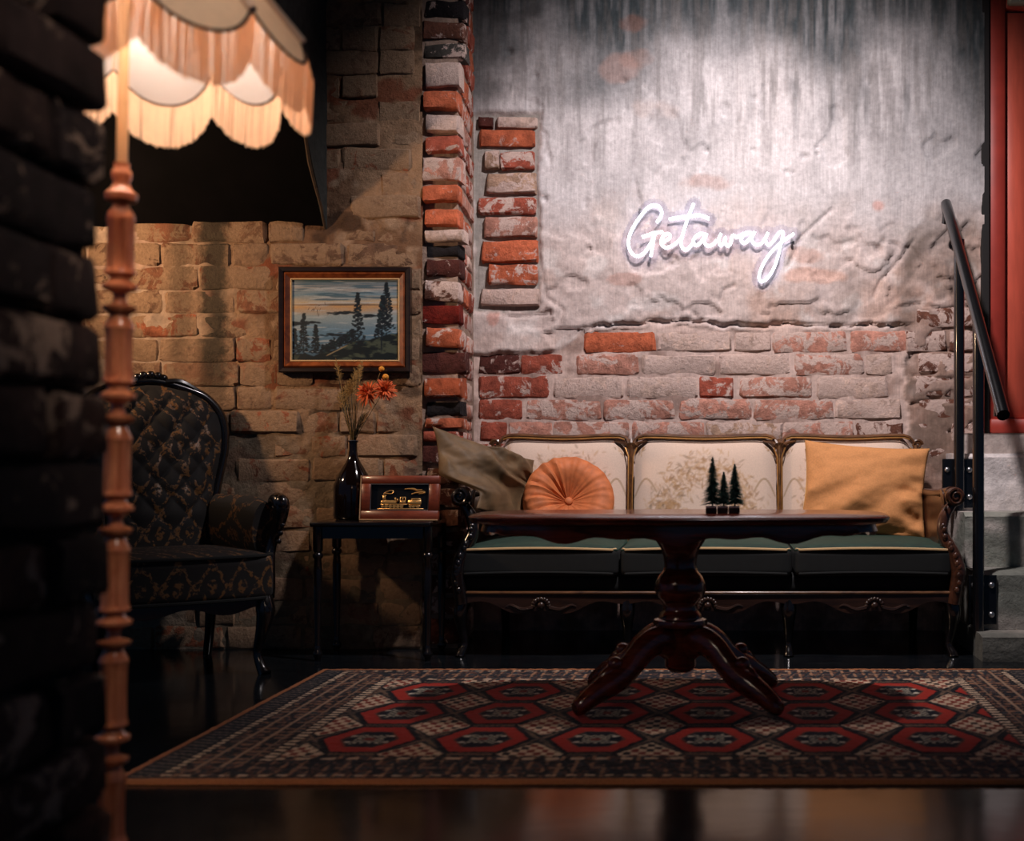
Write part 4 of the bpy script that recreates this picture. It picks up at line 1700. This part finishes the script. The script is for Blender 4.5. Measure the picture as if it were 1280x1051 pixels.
def petal_head(c, R, tiltv, npet=96):
    v = []
    f = []
    for k in range(npet):
        t = (k + .5) / npet
        a = k * 2.399963
        el = math.radians(84 - 100 * t) + rf.uniform(-.25, .25)
        L_ = R * (.65 + .45 * t) * rf.uniform(.85, 1.1)
        d = Vector((math.cos(a) * math.cos(el), math.sin(a) * math.cos(el), math.sin(el)))
        sd = Vector((-math.sin(a), math.cos(a), 0))
        up = sd.cross(d)
        w = R * .075
        n0 = len(v)
        cu = rf.uniform(-.35, .6) * R
        for q, (l, ww) in enumerate(((.08, .5), (.45, 1.0), (.8, .9), (1.0, .25))):
            b = d * (L_ * l) + up * (cu * l * l * (1 if t > .4 else -.6))
            v += [tuple(b + sd * (w * ww)), tuple(b - sd * (w * ww)), tuple(b + up * .0012)]
        for q in range(3):
            i = n0 + q * 3
            f += [(i, i + 3, i + 5, i + 2), (i + 2, i + 5, i + 4, i + 1), (i + 1, i + 4, i + 3, i)]
    Mx = Matrix.Translation(c) @ Vector((0, 0, 1)).rotation_difference(Vector(tiltv)).to_matrix().to_4x4()
    return [tuple(Mx @ Vector(p)) for p in v], f


for i, q in enumerate(specs):
    kind, c_ = q[0], q[1]
    base_ = (BX, BY, STZ + .2515)
    off = Vector(base_)
    sh = lambda vf: ([tuple(Vector(p) - off) for p in vf[0]], vf[1])
    if kind == 'head':
        t = thing('dried_flower', q[4], 'flower', base_)
        one(sh(stem_mesh(i, .0013)), 'stem', M['olive_stem'], t)
        one(sh(petal_head(c_, q[2], q[3])), 'petals', M['orange_petal'], t, False)
        one(sh(ball(c_, q[2] * .3, nu=10, nv=7)), 'flower_centre', M['orange_petal'], t)
    elif kind == 'ball':
        t = thing('ball_flower', q[4], 'flower', base_)
        one(sh(stem_mesh(i)), 'stem', M['straw'], t)
        one(sh(ball(c_, q[2], (1, 1, 1), 14, 10)), 'flower_ball', M['golden_ball'], t)
    elif kind == 'sprig':
        t = thing('grass_sprig', 'thin dried grass sprig standing in the dark bottle', 'grass', base_, group='dried grass sprigs in the bottle')
        one(sh(stem_mesh(i)), 'stem', M['olive_stem' if q[2] % 3 == 0 else 'straw'], t)
        mb = MB()
        nk = Vector((BX, BY, STZ + .30))
        for w in range(26):
            # seeds sit along the last part of their own stem
            p = c_ + (nk - c_).normalized() * rf.uniform(-.004, .055)
            dd = Vector((rf.uniform(-1, 1), rf.uniform(-.4, .4), rf.uniform(.2, 1.0))).normalized() * rf.uniform(.010, .019)
            mb.add(sweep([p, p + dd * .5, p + dd], [.0005, .0012, .0003], n=4))
        MB().add(sh((mb.v, mb.f))).build('seed_head', M['straw'], t)
    else:
        t = thing('leafy_stem', 'short dark green stem bunched in the neck of the bottle', 'stem', base_, group='dark stems in the bottle')
        one(sh(stem_mesh(i, .0012)), 'stem', M['olive_stem'], t)
        mb = MB()
        sx_, sy_ = slot_of[i]
        nk = Vector((BX + sx_, BY + sy_, STZ + .30))
        out_ = (c_ - nk)
        out_.z = 0
        for w in range(5):
            p = nk.lerp(c_, .45 + .13 * w)
            dd = (out_.normalized() * .5 + Vector((rf.uniform(-.3, .3), rf.uniform(-.2, .2), rf.uniform(.6, 1)))).normalized() * .020
            mb.add(sweep([p, p + dd * .5, p + dd], [.0006, .0026, .0004], [.0005, .0008, .0003], n=4))
        MB().add(sh((mb.v, mb.f))).build('leaves', M['olive_stem'], t)

# framed train relief, standing on the side table

tf = thing('train_plaque', 'brown wooden frame with a golden steam train relief on the side table', 'frame', (-1.181, 4.42, STZ), rz=math.radians(-3))
tf.rotation_euler = (math.radians(-7), 0, math.radians(-3))
W2, H2 = .1465, .166
mb = MB()
fw = .037
for (xa, xb, za, zb_) in ((-W2, W2, 0, fw), (-W2, W2, H2 - fw * .8, H2), (-W2, -W2 + fw, fw, H2 - fw * .8), (W2 - fw, W2, fw, H2 - fw * .8)):
    mb.add(box(xa, xb, -.012, .012, za, zb_, .002))
mb.build('frame', M['box_wood'], tf)
one(box(-W2, W2, -.0142, -.0112, .0, .005, .001), 'edge_strip', M['brass'], tf, False)
one(box(-W2 - .001, -W2 + .003, -.0142, -.0112, .005, H2, .001), 'edge_strip', M['brass'], tf, False)
one(box(-W2 + fw - .002, W2 - fw + .002, .000, .008, fw - .002, H2 - fw * .8 + .002), 'panel', M['black_panel'], tf, False)
xA, xB, zA, zB = -W2 + fw + .002, W2 - fw - .002, fw + .002, H2 - fw * .8 - .002
rr_ = [(xA, zA), (xB, zA), (xB, zB), (xA, zB)]
one(sweep(smooth_path([(x, -.010, z) for x, z in rr_], 1, True) + [(xA, -.010, zA)], .0017, n=6), 'inner_bead', M['steel'], tf)
SC = 1 / 9.846 * 4.41 / FPX          # metres per zoomed photograph pixel, for copying the relief's proportions
zx = lambda x: -W2 + (x - 75) * SC
zz_ = lambda y: (655 - y) * SC
yy_ = -.0035
tp = lambda x, y: (zx(x), yy_, zz_(y))
tb = lambda x0, x1, y0, y1, b=.0012: box(zx(x0), zx(x1), yy_ - .003, yy_ + .004, zz_(y1), zz_(y0), b)
mb = MB()
mb.add(sweep([tp(345, 428), tp(520, 432)], [.0085, .0085], [.004, .004], n=10, up=(0, 1, 0)))
mb.add(tb(330, 380, 405, 450))
mb.add(tb(350, 385, 345, 400))
mb.add(tb(340, 395, 340, 352))
mb.add(tb(500, 518, 370, 410))
mb.add(tb(530, 545, 385, 415))
mb.add(tb(320, 660, 448, 460))
mb.build('locomotive', M['gold_relief'], tf)
mb = MB()
mb.add(tb(565, 640, 360, 374))
mb.add(tb(565, 578, 372, 440))
mb.add(tb(598, 608, 372, 410))
mb.add(tb(630, 640, 372, 440))
mb.add(tb(565, 640, 405, 445))
mb.build('cab', M['gold_relief'], tf)
mb = MB()
mb.add(tb(665, 835, 395, 460, .003))
mb.add(tb(705, 830, 378, 398, .002))
mb.add(tb(680, 825, 466, 480))
mb.build('tender', M['gold_relief'], tf)
for x in (352, 400, 450, 500, 545, 590, 700, 740, 790):
    one(sweep([(zx(x), yy_ - .003, zz_(478)), (zx(x), yy_ + .003, zz_(478))], .0052 if x > 620 or x < 380 else .0066, n=12), 'wheel', M['gold_relief'], tf)
one(tb(290, 865, 502, 516), 'track', M['gold_relief'], tf)
for pts in ([(360, 330), (380, 305), (430, 285), (470, 285), (480, 305), (450, 322), (400, 318), (360, 318)],):
    one(sweep(smooth_path([tp(*p) for p in pts], 5), .0022, n=6), 'smoke', M['gold_relief'], tf)
for pts in ([(620, 262), (680, 258), (740, 262), (775, 275), (840, 272)], [(705, 325), (760, 308), (820, 302), (865, 298), (870, 312), (800, 322)]):
    one(sweep(smooth_path([tp(*p) for p in pts], 5), [.0015, .004, .002], n=6), 'cloud', M['gold_relief'], tf)

# ================================================================== painting
pa = at(350.5, 466, DL - .02)
pb = at(514.5, 334.5, DL - .02)
PW, PH = pb.x - pa.x, pb.z - pa.z
pt = thing('landscape_painting', 'framed oil painting of dark fir trees by a lake at sunset', 'painting', ((pa.x + pb.x) / 2, DL - .022, pa.z))


def mitred(x0, x1, z0, z1, prof):
    """prof: list of (inset, y)"""
    v = []
    f = []
    for ins, y in prof:
        v += [(x0 + ins, y, z0 + ins), (x1 - ins, y, z0 + ins), (x1 - ins, y, z1 - ins), (x0 + ins, y, z1 - ins)]
    for i in range(len(prof) - 1):
        for k in range(4):
            q = (k + 1) % 4
            f.append((i * 4 + k, i * 4 + q, (i + 1) * 4 + q, (i + 1) * 4 + k))
    i = len(prof) - 1
    for k in range(4):
        q = (k + 1) % 4
        f.append((i * 4 + k, i * 4 + q, q, k))
    return v, f


one(mitred(-PW / 2, PW / 2, 0, PH, [(0, .008), (0, -.020), (.004, -.024), (.016, -.022), (.022, -.014), (.022, .008)]), 'outer_frame', M['dark_wood'], pt, False)
one(mitred(-PW / 2 + .020, PW / 2 - .020, .020, PH - .020, [(0, .006), (0, -.016), (.006, -.022), (.018, -.014), (.024, -.010), (.024, .006)]), 'inner_frame', M['frame_wood'], pt, False)
one(mitred(-PW / 2 + .043, PW / 2 - .043, .043, PH - .043, [(0, .006), (0, -.012), (.003, -.0135), (.0055, -.011), (.0055, .006)]), 'slip', M['piping'], pt, False)
nu, nv = 240, 180
S, T = np.meshgrid(np.linspace(0, 1, nu), np.linspace(0, 1, nv))       # T: 0 bottom, 1 top
asp = (PW - .094) / (PH - .094)
XX, YY = S * asp, T
img = np.zeros((nv, nu, 3))
sky = [(0, (64, 84, 92)), (.35, (96, 118, 124)), (.55, (150, 150, 138)), (.66, (202, 142, 84)), (.72, (196, 160, 120)), (.80, (110, 128, 128)), (.88, (164, 146, 128)), (1, (70, 92, 96))]
for k in range(3):
    img[..., k] = np.interp(T + (fbm(S * 3, T * 16, 4, 91) - .5) * .10, [a for a, _ in sky], [lin(*b)[k] for _, b in sky])
st_ = fbm(S * 3.0, T * 34, 4, 93)
m_ = (sstep(.55, .68, st_) * sstep(.62, .75, T) * .8)[..., None]
img = img * (1 - m_) + np.array(lin(56, 84, 90)) * m_
m_ = (sstep(.60, .72, fbm(S * 4, T * 40, 3, 94)) * .6)[..., None]
img = img * (1 - m_) + np.array(lin(188, 176, 160)) * m_
dk = (10, 26, 32)
rp2 = np.random.default_rng(12)
pal = lambda x, y, a, b, ang, col, al: dab(img, XX, YY, x * asp, y, a, b, ang, col, al)
# far shores and islands
pal(.5, .685, .75, .008, .0, (70, 44, 34), .8)
for (x, y, a, b) in [(.46, .585, .13, .028), (.70, .555, .10, .022), (.12, .47, .18, .026), (.43, .32, .14, .030), (.02, .45, .1, .03)]:
    for k in range(22):
        pal(x + rp2.normal(0, a * .45), y + rp2.normal(0, b * .35), .035, .012, rp2.uniform(-.2, .2), dk, .8)
for k in range(30):
    pal(rp2.uniform(.02, .6), rp2.uniform(.2, .45), rp2.uniform(.03, .1), .006, 0, (136, 160, 172), .35)
# dark foreground slope
gnd = np.interp(S, [0, .2, .38, .55, .75, 1], [.10, .08, .13, .24, .28, .36]) + (fbm(S * 12, T * 12, 3, 95) - .5) * .06
m_ = sstep(.012, -.012, T - gnd)[..., None]
g_ = fbm(S * 10, T * 18, 4, 96)[..., None]
img = img * (1 - m_) + (np.array(lin(10, 24, 26)) * (1 - sstep(.5, .68, g_)) + np.array(lin(72, 74, 56)) * sstep(.5, .68, g_)) * m_
for k in range(16):
    pal(.34 + .02 * k * .55, .075 + .012 * k * .6, .03, .008, .5, (150, 122, 84), .5)


def fir(x, y0, y1, w, n=200):
    for k in range(n):
        t = (k / n)
        y = y0 + (y1 - y0) * t
        ww = w * (1 - t) ** .85 + .004
        xx = x + rp2.uniform(-1, 1) * ww
        pal(xx, y + rp2.uniform(-.01, .01), .020, .010, rp2.uniform(-.7, .7), (8, 22, 28) if rp2.random() < .88 else (26, 48, 48), .9)
    pal(x, (y0 + y1) / 2, .006, (y1 - y0) / 2, 0, dk, .9)


fir(.615, .20, .83, .070)
fir(.88, .40, .95, .075)
fir(.845, .30, .80, .070)
pal(.835, .25, .012, .15, 0, dk, .9)
fir(.115, .10, .58, .055, 140)
fir(.225, .10, .44, .040, 100)
fir(.03, .10, .40, .035, 80)
for k in range(26):
    fir(.28 + .012 * k, .10 + .006 * k, .16 + .008 * k + rp2.uniform(0, .05), .012, 10)
for k in range(14):
    x, y = rp2.normal(.24, .05), rp2.normal(.64, .04)
    pal(x, y, .022, .0035, rp2.uniform(.3, 1.8), (70, 34, 24), .8)
img = img * np.array([.78, 1.0, 1.3])
grid_mesh('canvas', np.stack([(S - .5) * (PW - .090), np.full(S.shape, -.006), .045 + T * (PH - .090)], -1), M['oil_paint'], pt, cols=img)
one(box(-PW / 2 + .02, PW / 2 - .02, -.003, .010, .02, PH - .02), 'backing', M['dark_wood'], pt, False)

# ================================================================== armchair
AX, AY = -1.915, 4.175
ch = thing('armchair', 'dark brocade armchair with button-tufted rounded back and carved black frame', 'armchair', (AX, AY, 0), rz=math.radians(36))
# seat


def seat_fn(w, p):
    q = p.copy()
    if w[1] < 0:
        q.y -= .030 * (1 - w[0] ** 2) * (-w[1])
    if w[2] > 0:
        q.z += .018 * (1 - w[0] ** 4) * (1 - w[1] ** 4)
    q.x *= 1 - .06 * (w[1] > 0) * w[1]
    return q


seat = one(rbox(-.275, .275, -.285, .235, .258, .408, .022, 12, seat_fn), 'seat', M['brocade'], ch)
for z, mt in ((.406, 'dark_velvet_and_shade'), (.262, 'dark_velvet_and_shade')):
    pts = []
    for k in range(21):
        q = -1 + 2 * k / 20
        x = q * .272
        pts.append((x, -.288 - .030 * (1 - q * q) + .03 * abs(q) ** 12, z))
    pts = [(-.276, .20, z), (-.277, -.25, z)] + pts + [(.277, -.25, z), (.276, .20, z)]
    one(sweep(pts, .006, n=6), 'piping', M[mt], seat)
# back: balloon outline, tufted
zk = [.36, .46, .56, .66, .76, .84, .90, .95, .985, 1.01]
wk = [.205, .200, .202, .222, .246, .252, .240, .205, .150, .02]
nu, nv = 90, 110
s = np.linspace(-1, 1, nu)
t = np.linspace(0, 1, nv)
S, T = np.meshgrid(s, t)
zz = .36 + .65 * T
ww = np.interp(zz, zk, wk)
kern = np.ones(7) / 7
X = S * ww
leanb = .205 + .115 * T
bul = .050 * (1 - np.abs(S) ** 3) * np.clip(np.sin(np.clip(T, 0, 1) * PI), 0, 1) ** .35
tx, tz = .098, .118
pat = np.abs(np.cos(PI * (X / tx + zz / tz) / 1.0)) ** .55 * np.abs(np.cos(PI * (X / tx - zz / tz))) ** .55
tuft = .013 * pat * sstep(1, .75, np.abs(S)) * sstep(.12, .3, T) * sstep(.99, .9, T)
Y = leanb - bul - tuft
back = grid_mesh('backrest', np.stack([X, Y, zz], -1), M['brocade'], ch)
# solid behind
bkp = np.stack([X * .98, leanb + .030, zz], -1)
grid_mesh('back_cover', bkp, M['dark_velvet_and_shade'], ch, flip=True)
for i in range(-3, 4):
    for j in range(6, 18):
        a = (i + j % 2 * .5 + .0)
        x = a * tx
        z = (j * .5) * tz
        if z < .50 or z > .94:
            continue
        if abs(x) > np.interp(z, zk, wk) * .78:
            continue
        Ti = (z - .36) / .65
        y = .205 + .115 * Ti - .050 * (1 - abs(x / np.interp(z, zk, wk)) ** 3) * math.sin(Ti * PI) ** .35
        one(ball((x, y - .002, z), .008, (1, .6, 1), 10, 6), 'button', M['brocade'], back)
path = [(-w, .205 + .115 * (z - .36) / .65 + .008, z) for z, w in zip(zk, wk)] + [(0, .330, 1.022)] + [(w, .205 + .115 * (z - .36) / .65 + .008, z) for z, w in zip(zk[::-1], wk[::-1])]
path = [p for p in path if not (abs(p[0]) < .05 and p[2] < 1.015)]
fr = one(sweep(smooth_path(path, 4), .019, .024, n=10, up=(0, 1, 0)), 'back_frame', M['black_and_shaded_wood'], ch)
mb = MB()
for k in range(7):
    a = PI * k / 6
    mb.add(ball((.05 * math.cos(a), .318, 1.022 + .022 * math.sin(a)), .016, (1, .7, 1), 8, 6))
for sgn in (-1, 1):
    mb.add(sweep(smooth_path([(sgn * .05, .315, 1.02), (sgn * .10, .312, 1.022), (sgn * .15, .308, .998), (sgn * .19, .304, .972)], 4), [.014, .012, .009, .004], n=7))
mb.build('crest_carving', M['black_and_shaded_wood'], fr)
for sgn in (-1, 1):
    arm = one(sweep(smooth_path([(sgn * .205, .21, .500), (sgn * .235, .08, .500), (sgn * .262, -.06, .498), (sgn * .275, -.165, .490)], 6), [.036, .042, .046, .044], [.105, .105, .105, .095], n=16, up=(0, 0, 1)), 'arm', M['brocade'], ch)
    sc = MB()
    sc.add(sweep(smooth_path([(sgn * .302, -.165, .585), (sgn * .310, -.200, .592), (sgn * .316, -.225, .570), (sgn * .312, -.215, .520), (sgn * .298, -.190, .460), (sgn * .285, -.190, .400), (sgn * .272, -.225, .300), (sgn * .262, -.250, .262)], 5),
                 [.018, .026, .028, .024, .020, .020, .024, .024], n=10))
    sc.add(ball((sgn * .316, -.222, .578), .034, (.8, 1, 1), 12, 8))
    for k in range(5):
        sc.add(ball((sgn * (.325 - .004 * k), -.240 + .006 * k, .560 - .028 * k), .010, nu=8, nv=6))
    sc.build('arm_front', M['black_and_shaded_wood'], arm)
for sgn in (-1, 1):
    lg = sweep(smooth_path([(sgn * .245, -.255, .262), (sgn * .250, -.272, .215), (sgn * .240, -.268, .150), (sgn * .228, -.252, .075), (sgn * .238, -.268, .022), (sgn * .246, -.285, .0)], 5), [.030, .032, .022, .013, .018, .022], n=10)
    one(lg, 'leg', M['black_and_shaded_wood'], ch)
    one(sweep(smooth_path([(sgn * .19, .22, .40), (sgn * .19, .23, .22), (sgn * .19, .25, .10), (sgn * .19, .29, 0)], 4), [.024, .022, .018, .016], n=8), 'leg', M['black_and_shaded_wood'], ch)
one(prism([(-.245, .262), (.245, .262)] + [(x, .222 + .022 * math.cos(x / .245 * PI * 2) * .6) for x in np.linspace(.245, -.245, 31)], -.272, -.250), 'seat_rail', M['black_and_shaded_wood'], ch)

# ================================================================== floor lamp
LX, LY = -0.992, 1.95
lamp = thing('floor_lamp', 'tall turned wooden floor lamp with fringed cream silk shade beside the brick jamb', 'lamp', (LX, LY, 0))
LTILT = math.radians(0.95)
lamp.rotation_euler = (0, LTILT, 0)
zl = lambda v: CH + (HY - v) * LY / FPX
RP = LY / FPX
# turned column, built from repeats of: fluted block, ring, bobbin, ring
sec = MB()


def turned(prof, name, mat=M['lamp_wood'], n=20, flute=None):
    return one(lathe(prof, n, flute=flute), name, mat, lamp)


turned([(.0, 0), (.13, 0), (.14, .008), (.14, .022), (.10, .034), (.06, .046), (.035, .07), (.024, .09), (.0, .09)], 'base')
# ring/bobbin groups at photograph heights, repeated down the column
blocks = [(275, 337), (412, 472), (551, 613), (690, 757), (828, 900), (976, 1045)]
zlast = .09
for k, (va, vb) in enumerate(blocks[::-1]):
    z0, z1 = zl(vb), zl(va)
    fl = lambda i, a: 1 - .16 * max(0, math.cos(a * 6)) ** 3 if 0 < i < 5 else 1
    h_ = z1 - z0
    turned([(.0, z0), (.0215, z0), (.0205, z0 + .10 * h_), (.0200, z0 + .5 * h_), (.0205, z1 - .10 * h_), (.0215, z1), (.0, z1)], 'fluted_block', n=48, flute=fl)
    zn = zl(blocks[::-1][k + 1][1]) if k + 1 < len(blocks) else zl(238)
    g = zn - z1
    if k + 1 < len(blocks):
        mid = [(.0, z1), (.0225, z1 + .001), (.0225, z1 + .05 * g), (.018, z1 + .15 * g), (.014, z1 + .24 * g), (.025, z1 + .32 * g), (.026, z1 + .38 * g), (.012, z1 + .43 * g), (.0095, z1 + .52 * g), (.011, z1 + .60 * g),
               (.027, z1 + .68 * g), (.027, z1 + .74 * g), (.018, z1 + .80 * g), (.015, z1 + .86 * g), (.024, z1 + .93 * g), (.0225, zn), (.0, zn)]
        turned(mid, 'bobbin')
z0 = zl(275)
turned([(.0, z0), (.0215, z0), (.021, z0 + .008), (.014, z0 + .020), (.012, z0 + .026), (.024, z0 + .032), (.025, z0 + .042), (.016, z0 + .050), (.012, z0 + .060), (.0155, z0 + .070), (.0155, z0 + .078), (.011, z0 + .084), (.0125, z0 + .092), (.0, z0 + .092)], 'finial_turning')
zb_ = zl(blocks[-1][1])
turned([(.0, .088), (.028, .088), (.022, .12), (.026, zb_ - .01), (.0215, zb_), (.0, zb_)], 'lower_turning')
zrod = z0 + .09
one(sweep([(0, 0, zrod), (0, 0, 1.62)], .0085, n=14), 'rod', M['brass'], lamp)
one(lathe([(.0, 1.60), (.016, 1.60), (.016, 1.66), (.0, 1.66)], 16), 'socket', M['brass'], lamp)
# shade
shd = thing('shade', None, None, (0, 0, 0))
shd.parent = lamp
NP = 10
R0, RT = .288, .105
ZC, DROP, ZT = 1.418, .055, 1.78
phi0 = math.radians(30)
# phi: 0 points to the camera, grows clockwise to the right
rim = lambda ph, r_, z: (r_ * math.sin(ph), -r_ * math.cos(ph), z + .012 - .055 * r_ * math.cos(ph))      # the shade sits slightly tipped


def scallop(q):
    return 1 - abs(2 * q - 1) ** 2.2


K = 18
frr = random.Random(3)
for p in range(NP):
    a0 = phi0 + p * 2 * PI / NP
    a1 = a0 + 2 * PI / NP
    g = np.zeros((14, K + 1, 3))
    for i in range(K + 1):
        q = i / K
        ph = a0 + (a1 - a0) * q
        zbq = ZC - DROP * scallop(q)
        fl_ = 1 - .05 * (1 - scallop(q)) + .02 * scallop(q)
        for j in range(14):
            t = j / 13
            rr = (R0 * fl_) * (1 - t) ** 1.0 + RT * t - .045 * math.sin(t * PI)
            g[j, i] = rim(ph, rr, zbq + (ZT - zbq) * t)
    grid_mesh('silk_panel', g, M['shade_silk'], shd)
    g2 = g.copy()
    g2[..., 0] *= .985
    g2[..., 1] *= .985
    grid_mesh('lining', g2, M['shade_lining'], shd, flip=True)
    e_ = [tuple(g[0, i]) for i in range(K + 1)]
    one(sweep(e_, .0028, n=6), 'edge_cord', M['shade_cord'], shd)
    # padded seam between the panels
    one(sweep([tuple(g[j, 0] * np.array([1.01, 1.01, 1])) for j in range(14)], .0075, n=8), 'seam_trim', M['shade_trim'], shd)
    # fringe: fine hanging threads
    v = []
    f = []
    N_ = 92
    for k in range(N_):
        q = (k + frr.uniform(.1, .9)) / N_
        ph = a0 + (a1 - a0) * q
        zq = ZC - DROP * scallop(q)
        fl_ = 1 - .05 * (1 - scallop(q)) + .02 * scallop(q)
        L_ = .080 * frr.uniform(.96, 1.03)
        r1 = R0 * fl_ * (1 + frr.uniform(-.004, .004))
        w = .0012
        tx_, ty_ = math.cos(ph) * w, math.sin(ph) * w
        n0 = len(v)
        dr = frr.uniform(-.004, .004)
        for (l, dd) in ((0, 0), (.5, dr * .4), (1, dr)):
            x, y, z = rim(ph + dd, r1 * (1 - .01 * l), zq - L_ * l)
            v += [(x - tx_, y - ty_, z), (x + tx_, y + ty_, z), (x + math.sin(ph) * w * 1.4, y - math.cos(ph) * w * 1.4, z)]
        for s_ in range(2):
            b = n0 + s_ * 3
            for e in range(3):
                h_ = (e + 1) % 3
                f.append((b + e, b + h_, b + 3 + h_, b + 3 + e))
    fo = MB().add((v, f)).build('fringe', M['fringe'], shd)
    fo['kind'] = 'stuff'
one(sweep([(.105 * math.cos(a * PI / 16), .105 * math.sin(a * PI / 16), ZT) for a in range(33)], .006, n=8), 'top_ring', M['brass'], shd)
mb = MB()
for k in range(3):
    a = k * 2 * PI / 3
    mb.add(sweep([(0, 0, ZT - .01), (.105 * math.cos(a), .105 * math.sin(a), ZT)], .003, n=6))
mb.build('shade_carrier', M['brass'], shd)
one(sweep([(0, 0, 1.64), (0, 0, ZT - .008)], .004, n=8), 'shade_stem', M['brass'], lamp)
# two bulbs on short arms
for k, ph in enumerate((math.radians(35), math.radians(215))):
    hx, hy_ = .085 * math.sin(ph), -.085 * math.cos(ph)
    one(sweep(smooth_path([(0, 0, 1.63), (hx * .5, hy_ * .5, 1.60), (hx, hy_, 1.60)], 4), .006, n=8), 'bulb_arm', M['brass'], lamp)
    one(lathe([(.0, 1.60), (.014, 1.60), (.014, 1.625), (.0, 1.625)], 14, hx, hy_), 'bulb_socket', M['brass'], lamp)
    one(lathe([(.0, 1.625), (.013, 1.625), (.016, 1.64), (.028, 1.668), (.030, 1.688), (.022, 1.708), (.0, 1.716)], 18, hx, hy_), 'bulb', M['bulb'], lamp)
    lb = add_light('floor_lamp_bulb', 'POINT', (hx, hy_, 1.575), 4.6, (1.0, .84, .70), shadow_soft_size=.025)
    lb.parent = lamp

# ================================================================== neon sign
ns = thing('neon_sign', 'white neon sign reading Getaway in script mounted on the plaster wall', 'sign', (-.03, D - .048, 1.68))
q1 = lambda pts: [(770 + x / 9.846, 240 + y / 9.846) for x, y in pts]
q2 = lambda pts: [(880 + x / 9.846, 270 + y / 9.846) for x, y in pts]
strokes = [
    q1([(500, 372), (545, 312), (563, 245), (530, 180), (460, 160), (390, 192), (310, 285), (230, 400), (175, 510), (152, 610), (165, 700), (205, 762), (260, 785), (330, 760), (390, 690), (440, 600), (478, 505)]),
    q1([(320, 552), (400, 525), (480, 497), (578, 490)]),
    q1([(478, 512), (455, 620), (440, 720), (427, 790)]),
    q1([(560, 622), (620, 590), (668, 548), (640, 512), (590, 530), (558, 590), (565, 650), (620, 682), (700, 655), (760, 605), (808, 560)]),
    q1([(957, 140), (915, 240), (870, 360), (825, 510), (800, 610), (815, 680), (865, 706), (920, 660), (960, 600)]),
    q1([(650, 332), (780, 310), (900, 295), (1040, 285), (1145, 325)]),
    q1([(1100, 520), (1030, 512), (970, 560), (950, 620), (985, 652), (1040, 620), (1085, 560), (1115, 510), (1088, 590), (1100, 640), (1150, 660), (1205, 632), (1240, 590)]),
    q2([(212, 215), (186, 270), (188, 335), (212, 358), (240, 325), (262, 262), (262, 325), (292, 366), (330, 330), (350, 240), (400, 252), (450, 235), (490, 212)]),
    q2([(590, 208), (520, 203), (475, 250), (460, 300), (490, 330), (540, 300), (590, 240), (625, 195), (590, 262), (600, 320), (650, 350), (710, 330), (760, 260), (787, 203)]),
    q2([(787, 203), (757, 290), (790, 352), (850, 310), (910, 220), (950, 188), (975, 215), (950, 330), (915, 480), (860, 640), (790, 750), (720, 802), (682, 780), (685, 700), (740, 570), (830, 440), (930, 340), (1010, 280), (1108, 215)]),
]
dn = D - .048
o0 = Vector(ns.location)
sm = []
for s_ in strokes:
    w3 = [at(u, v_, dn) - o0 for u, v_ in s_]
    ps = smooth_path(w3, 5)
    sm.append(ps)
    one(sweep(ps, .0060, n=8), 'tube', M['neon'], ns)
# clear acrylic backing cut around the lettering
allp = np.array([[p.x, p.z] for ps in sm for p in ps])
gx = np.arange(allp[:, 0].min() - .05, allp[:, 0].max() + .05, .006)
gz = np.arange(allp[:, 1].min() - .05, allp[:, 1].max() + .05, .006)
GX, GZ = np.meshgrid(gx, gz)
dist = np.full(GX.shape, 9.0)
for x, z in allp:
    dist = np.minimum(dist, np.hypot(GX - x, GZ - z))
inside = dist < .034
idx = -np.ones(GX.shape, int)
v = []
f = []
quads = []
for j in range(len(gz) - 1):
    for i in range(len(gx) - 1):
        if inside[j:j + 2, i:i + 2].all():
            quads.append((j, i))
for j, i in quads:
    for a, b in ((j, i), (j, i + 1), (j + 1, i + 1), (j + 1, i)):
        if idx[a, b] < 0:
            idx[a, b] = len(v)
            v.append((GX[a, b], .012, GZ[a, b]))
    f.append((idx[j, i], idx[j, i + 1], idx[j + 1, i + 1], idx[j + 1, i]))
n0 = len(v)
v2 = v + [(x, .017, z) for x, y, z in v]
edges = {}
for q in f:
    for k in range(4):
        e = (q[k], q[(k + 1) % 4])
        edges[e] = edges.get(e, 0) + 1
f2_ = list(f) + [tuple(n0 + k for k in q[::-1]) for q in f]
for (a, b) in edges:
    if (b, a) not in edges:
        f2_.append((b, a, n0 + a, n0 + b))
one((v2, f2_), 'acrylic_backing', M['acrylic'], ns, False)
for (u, v_) in ((800, 262), (868, 300), (990, 300), (955, 350)):
    p = at(u, v_, dn) - o0
    one(sweep([(p.x, .0, p.z), (p.x, .034, p.z)], .006, n=10), 'standoff', M['steel'], ns)
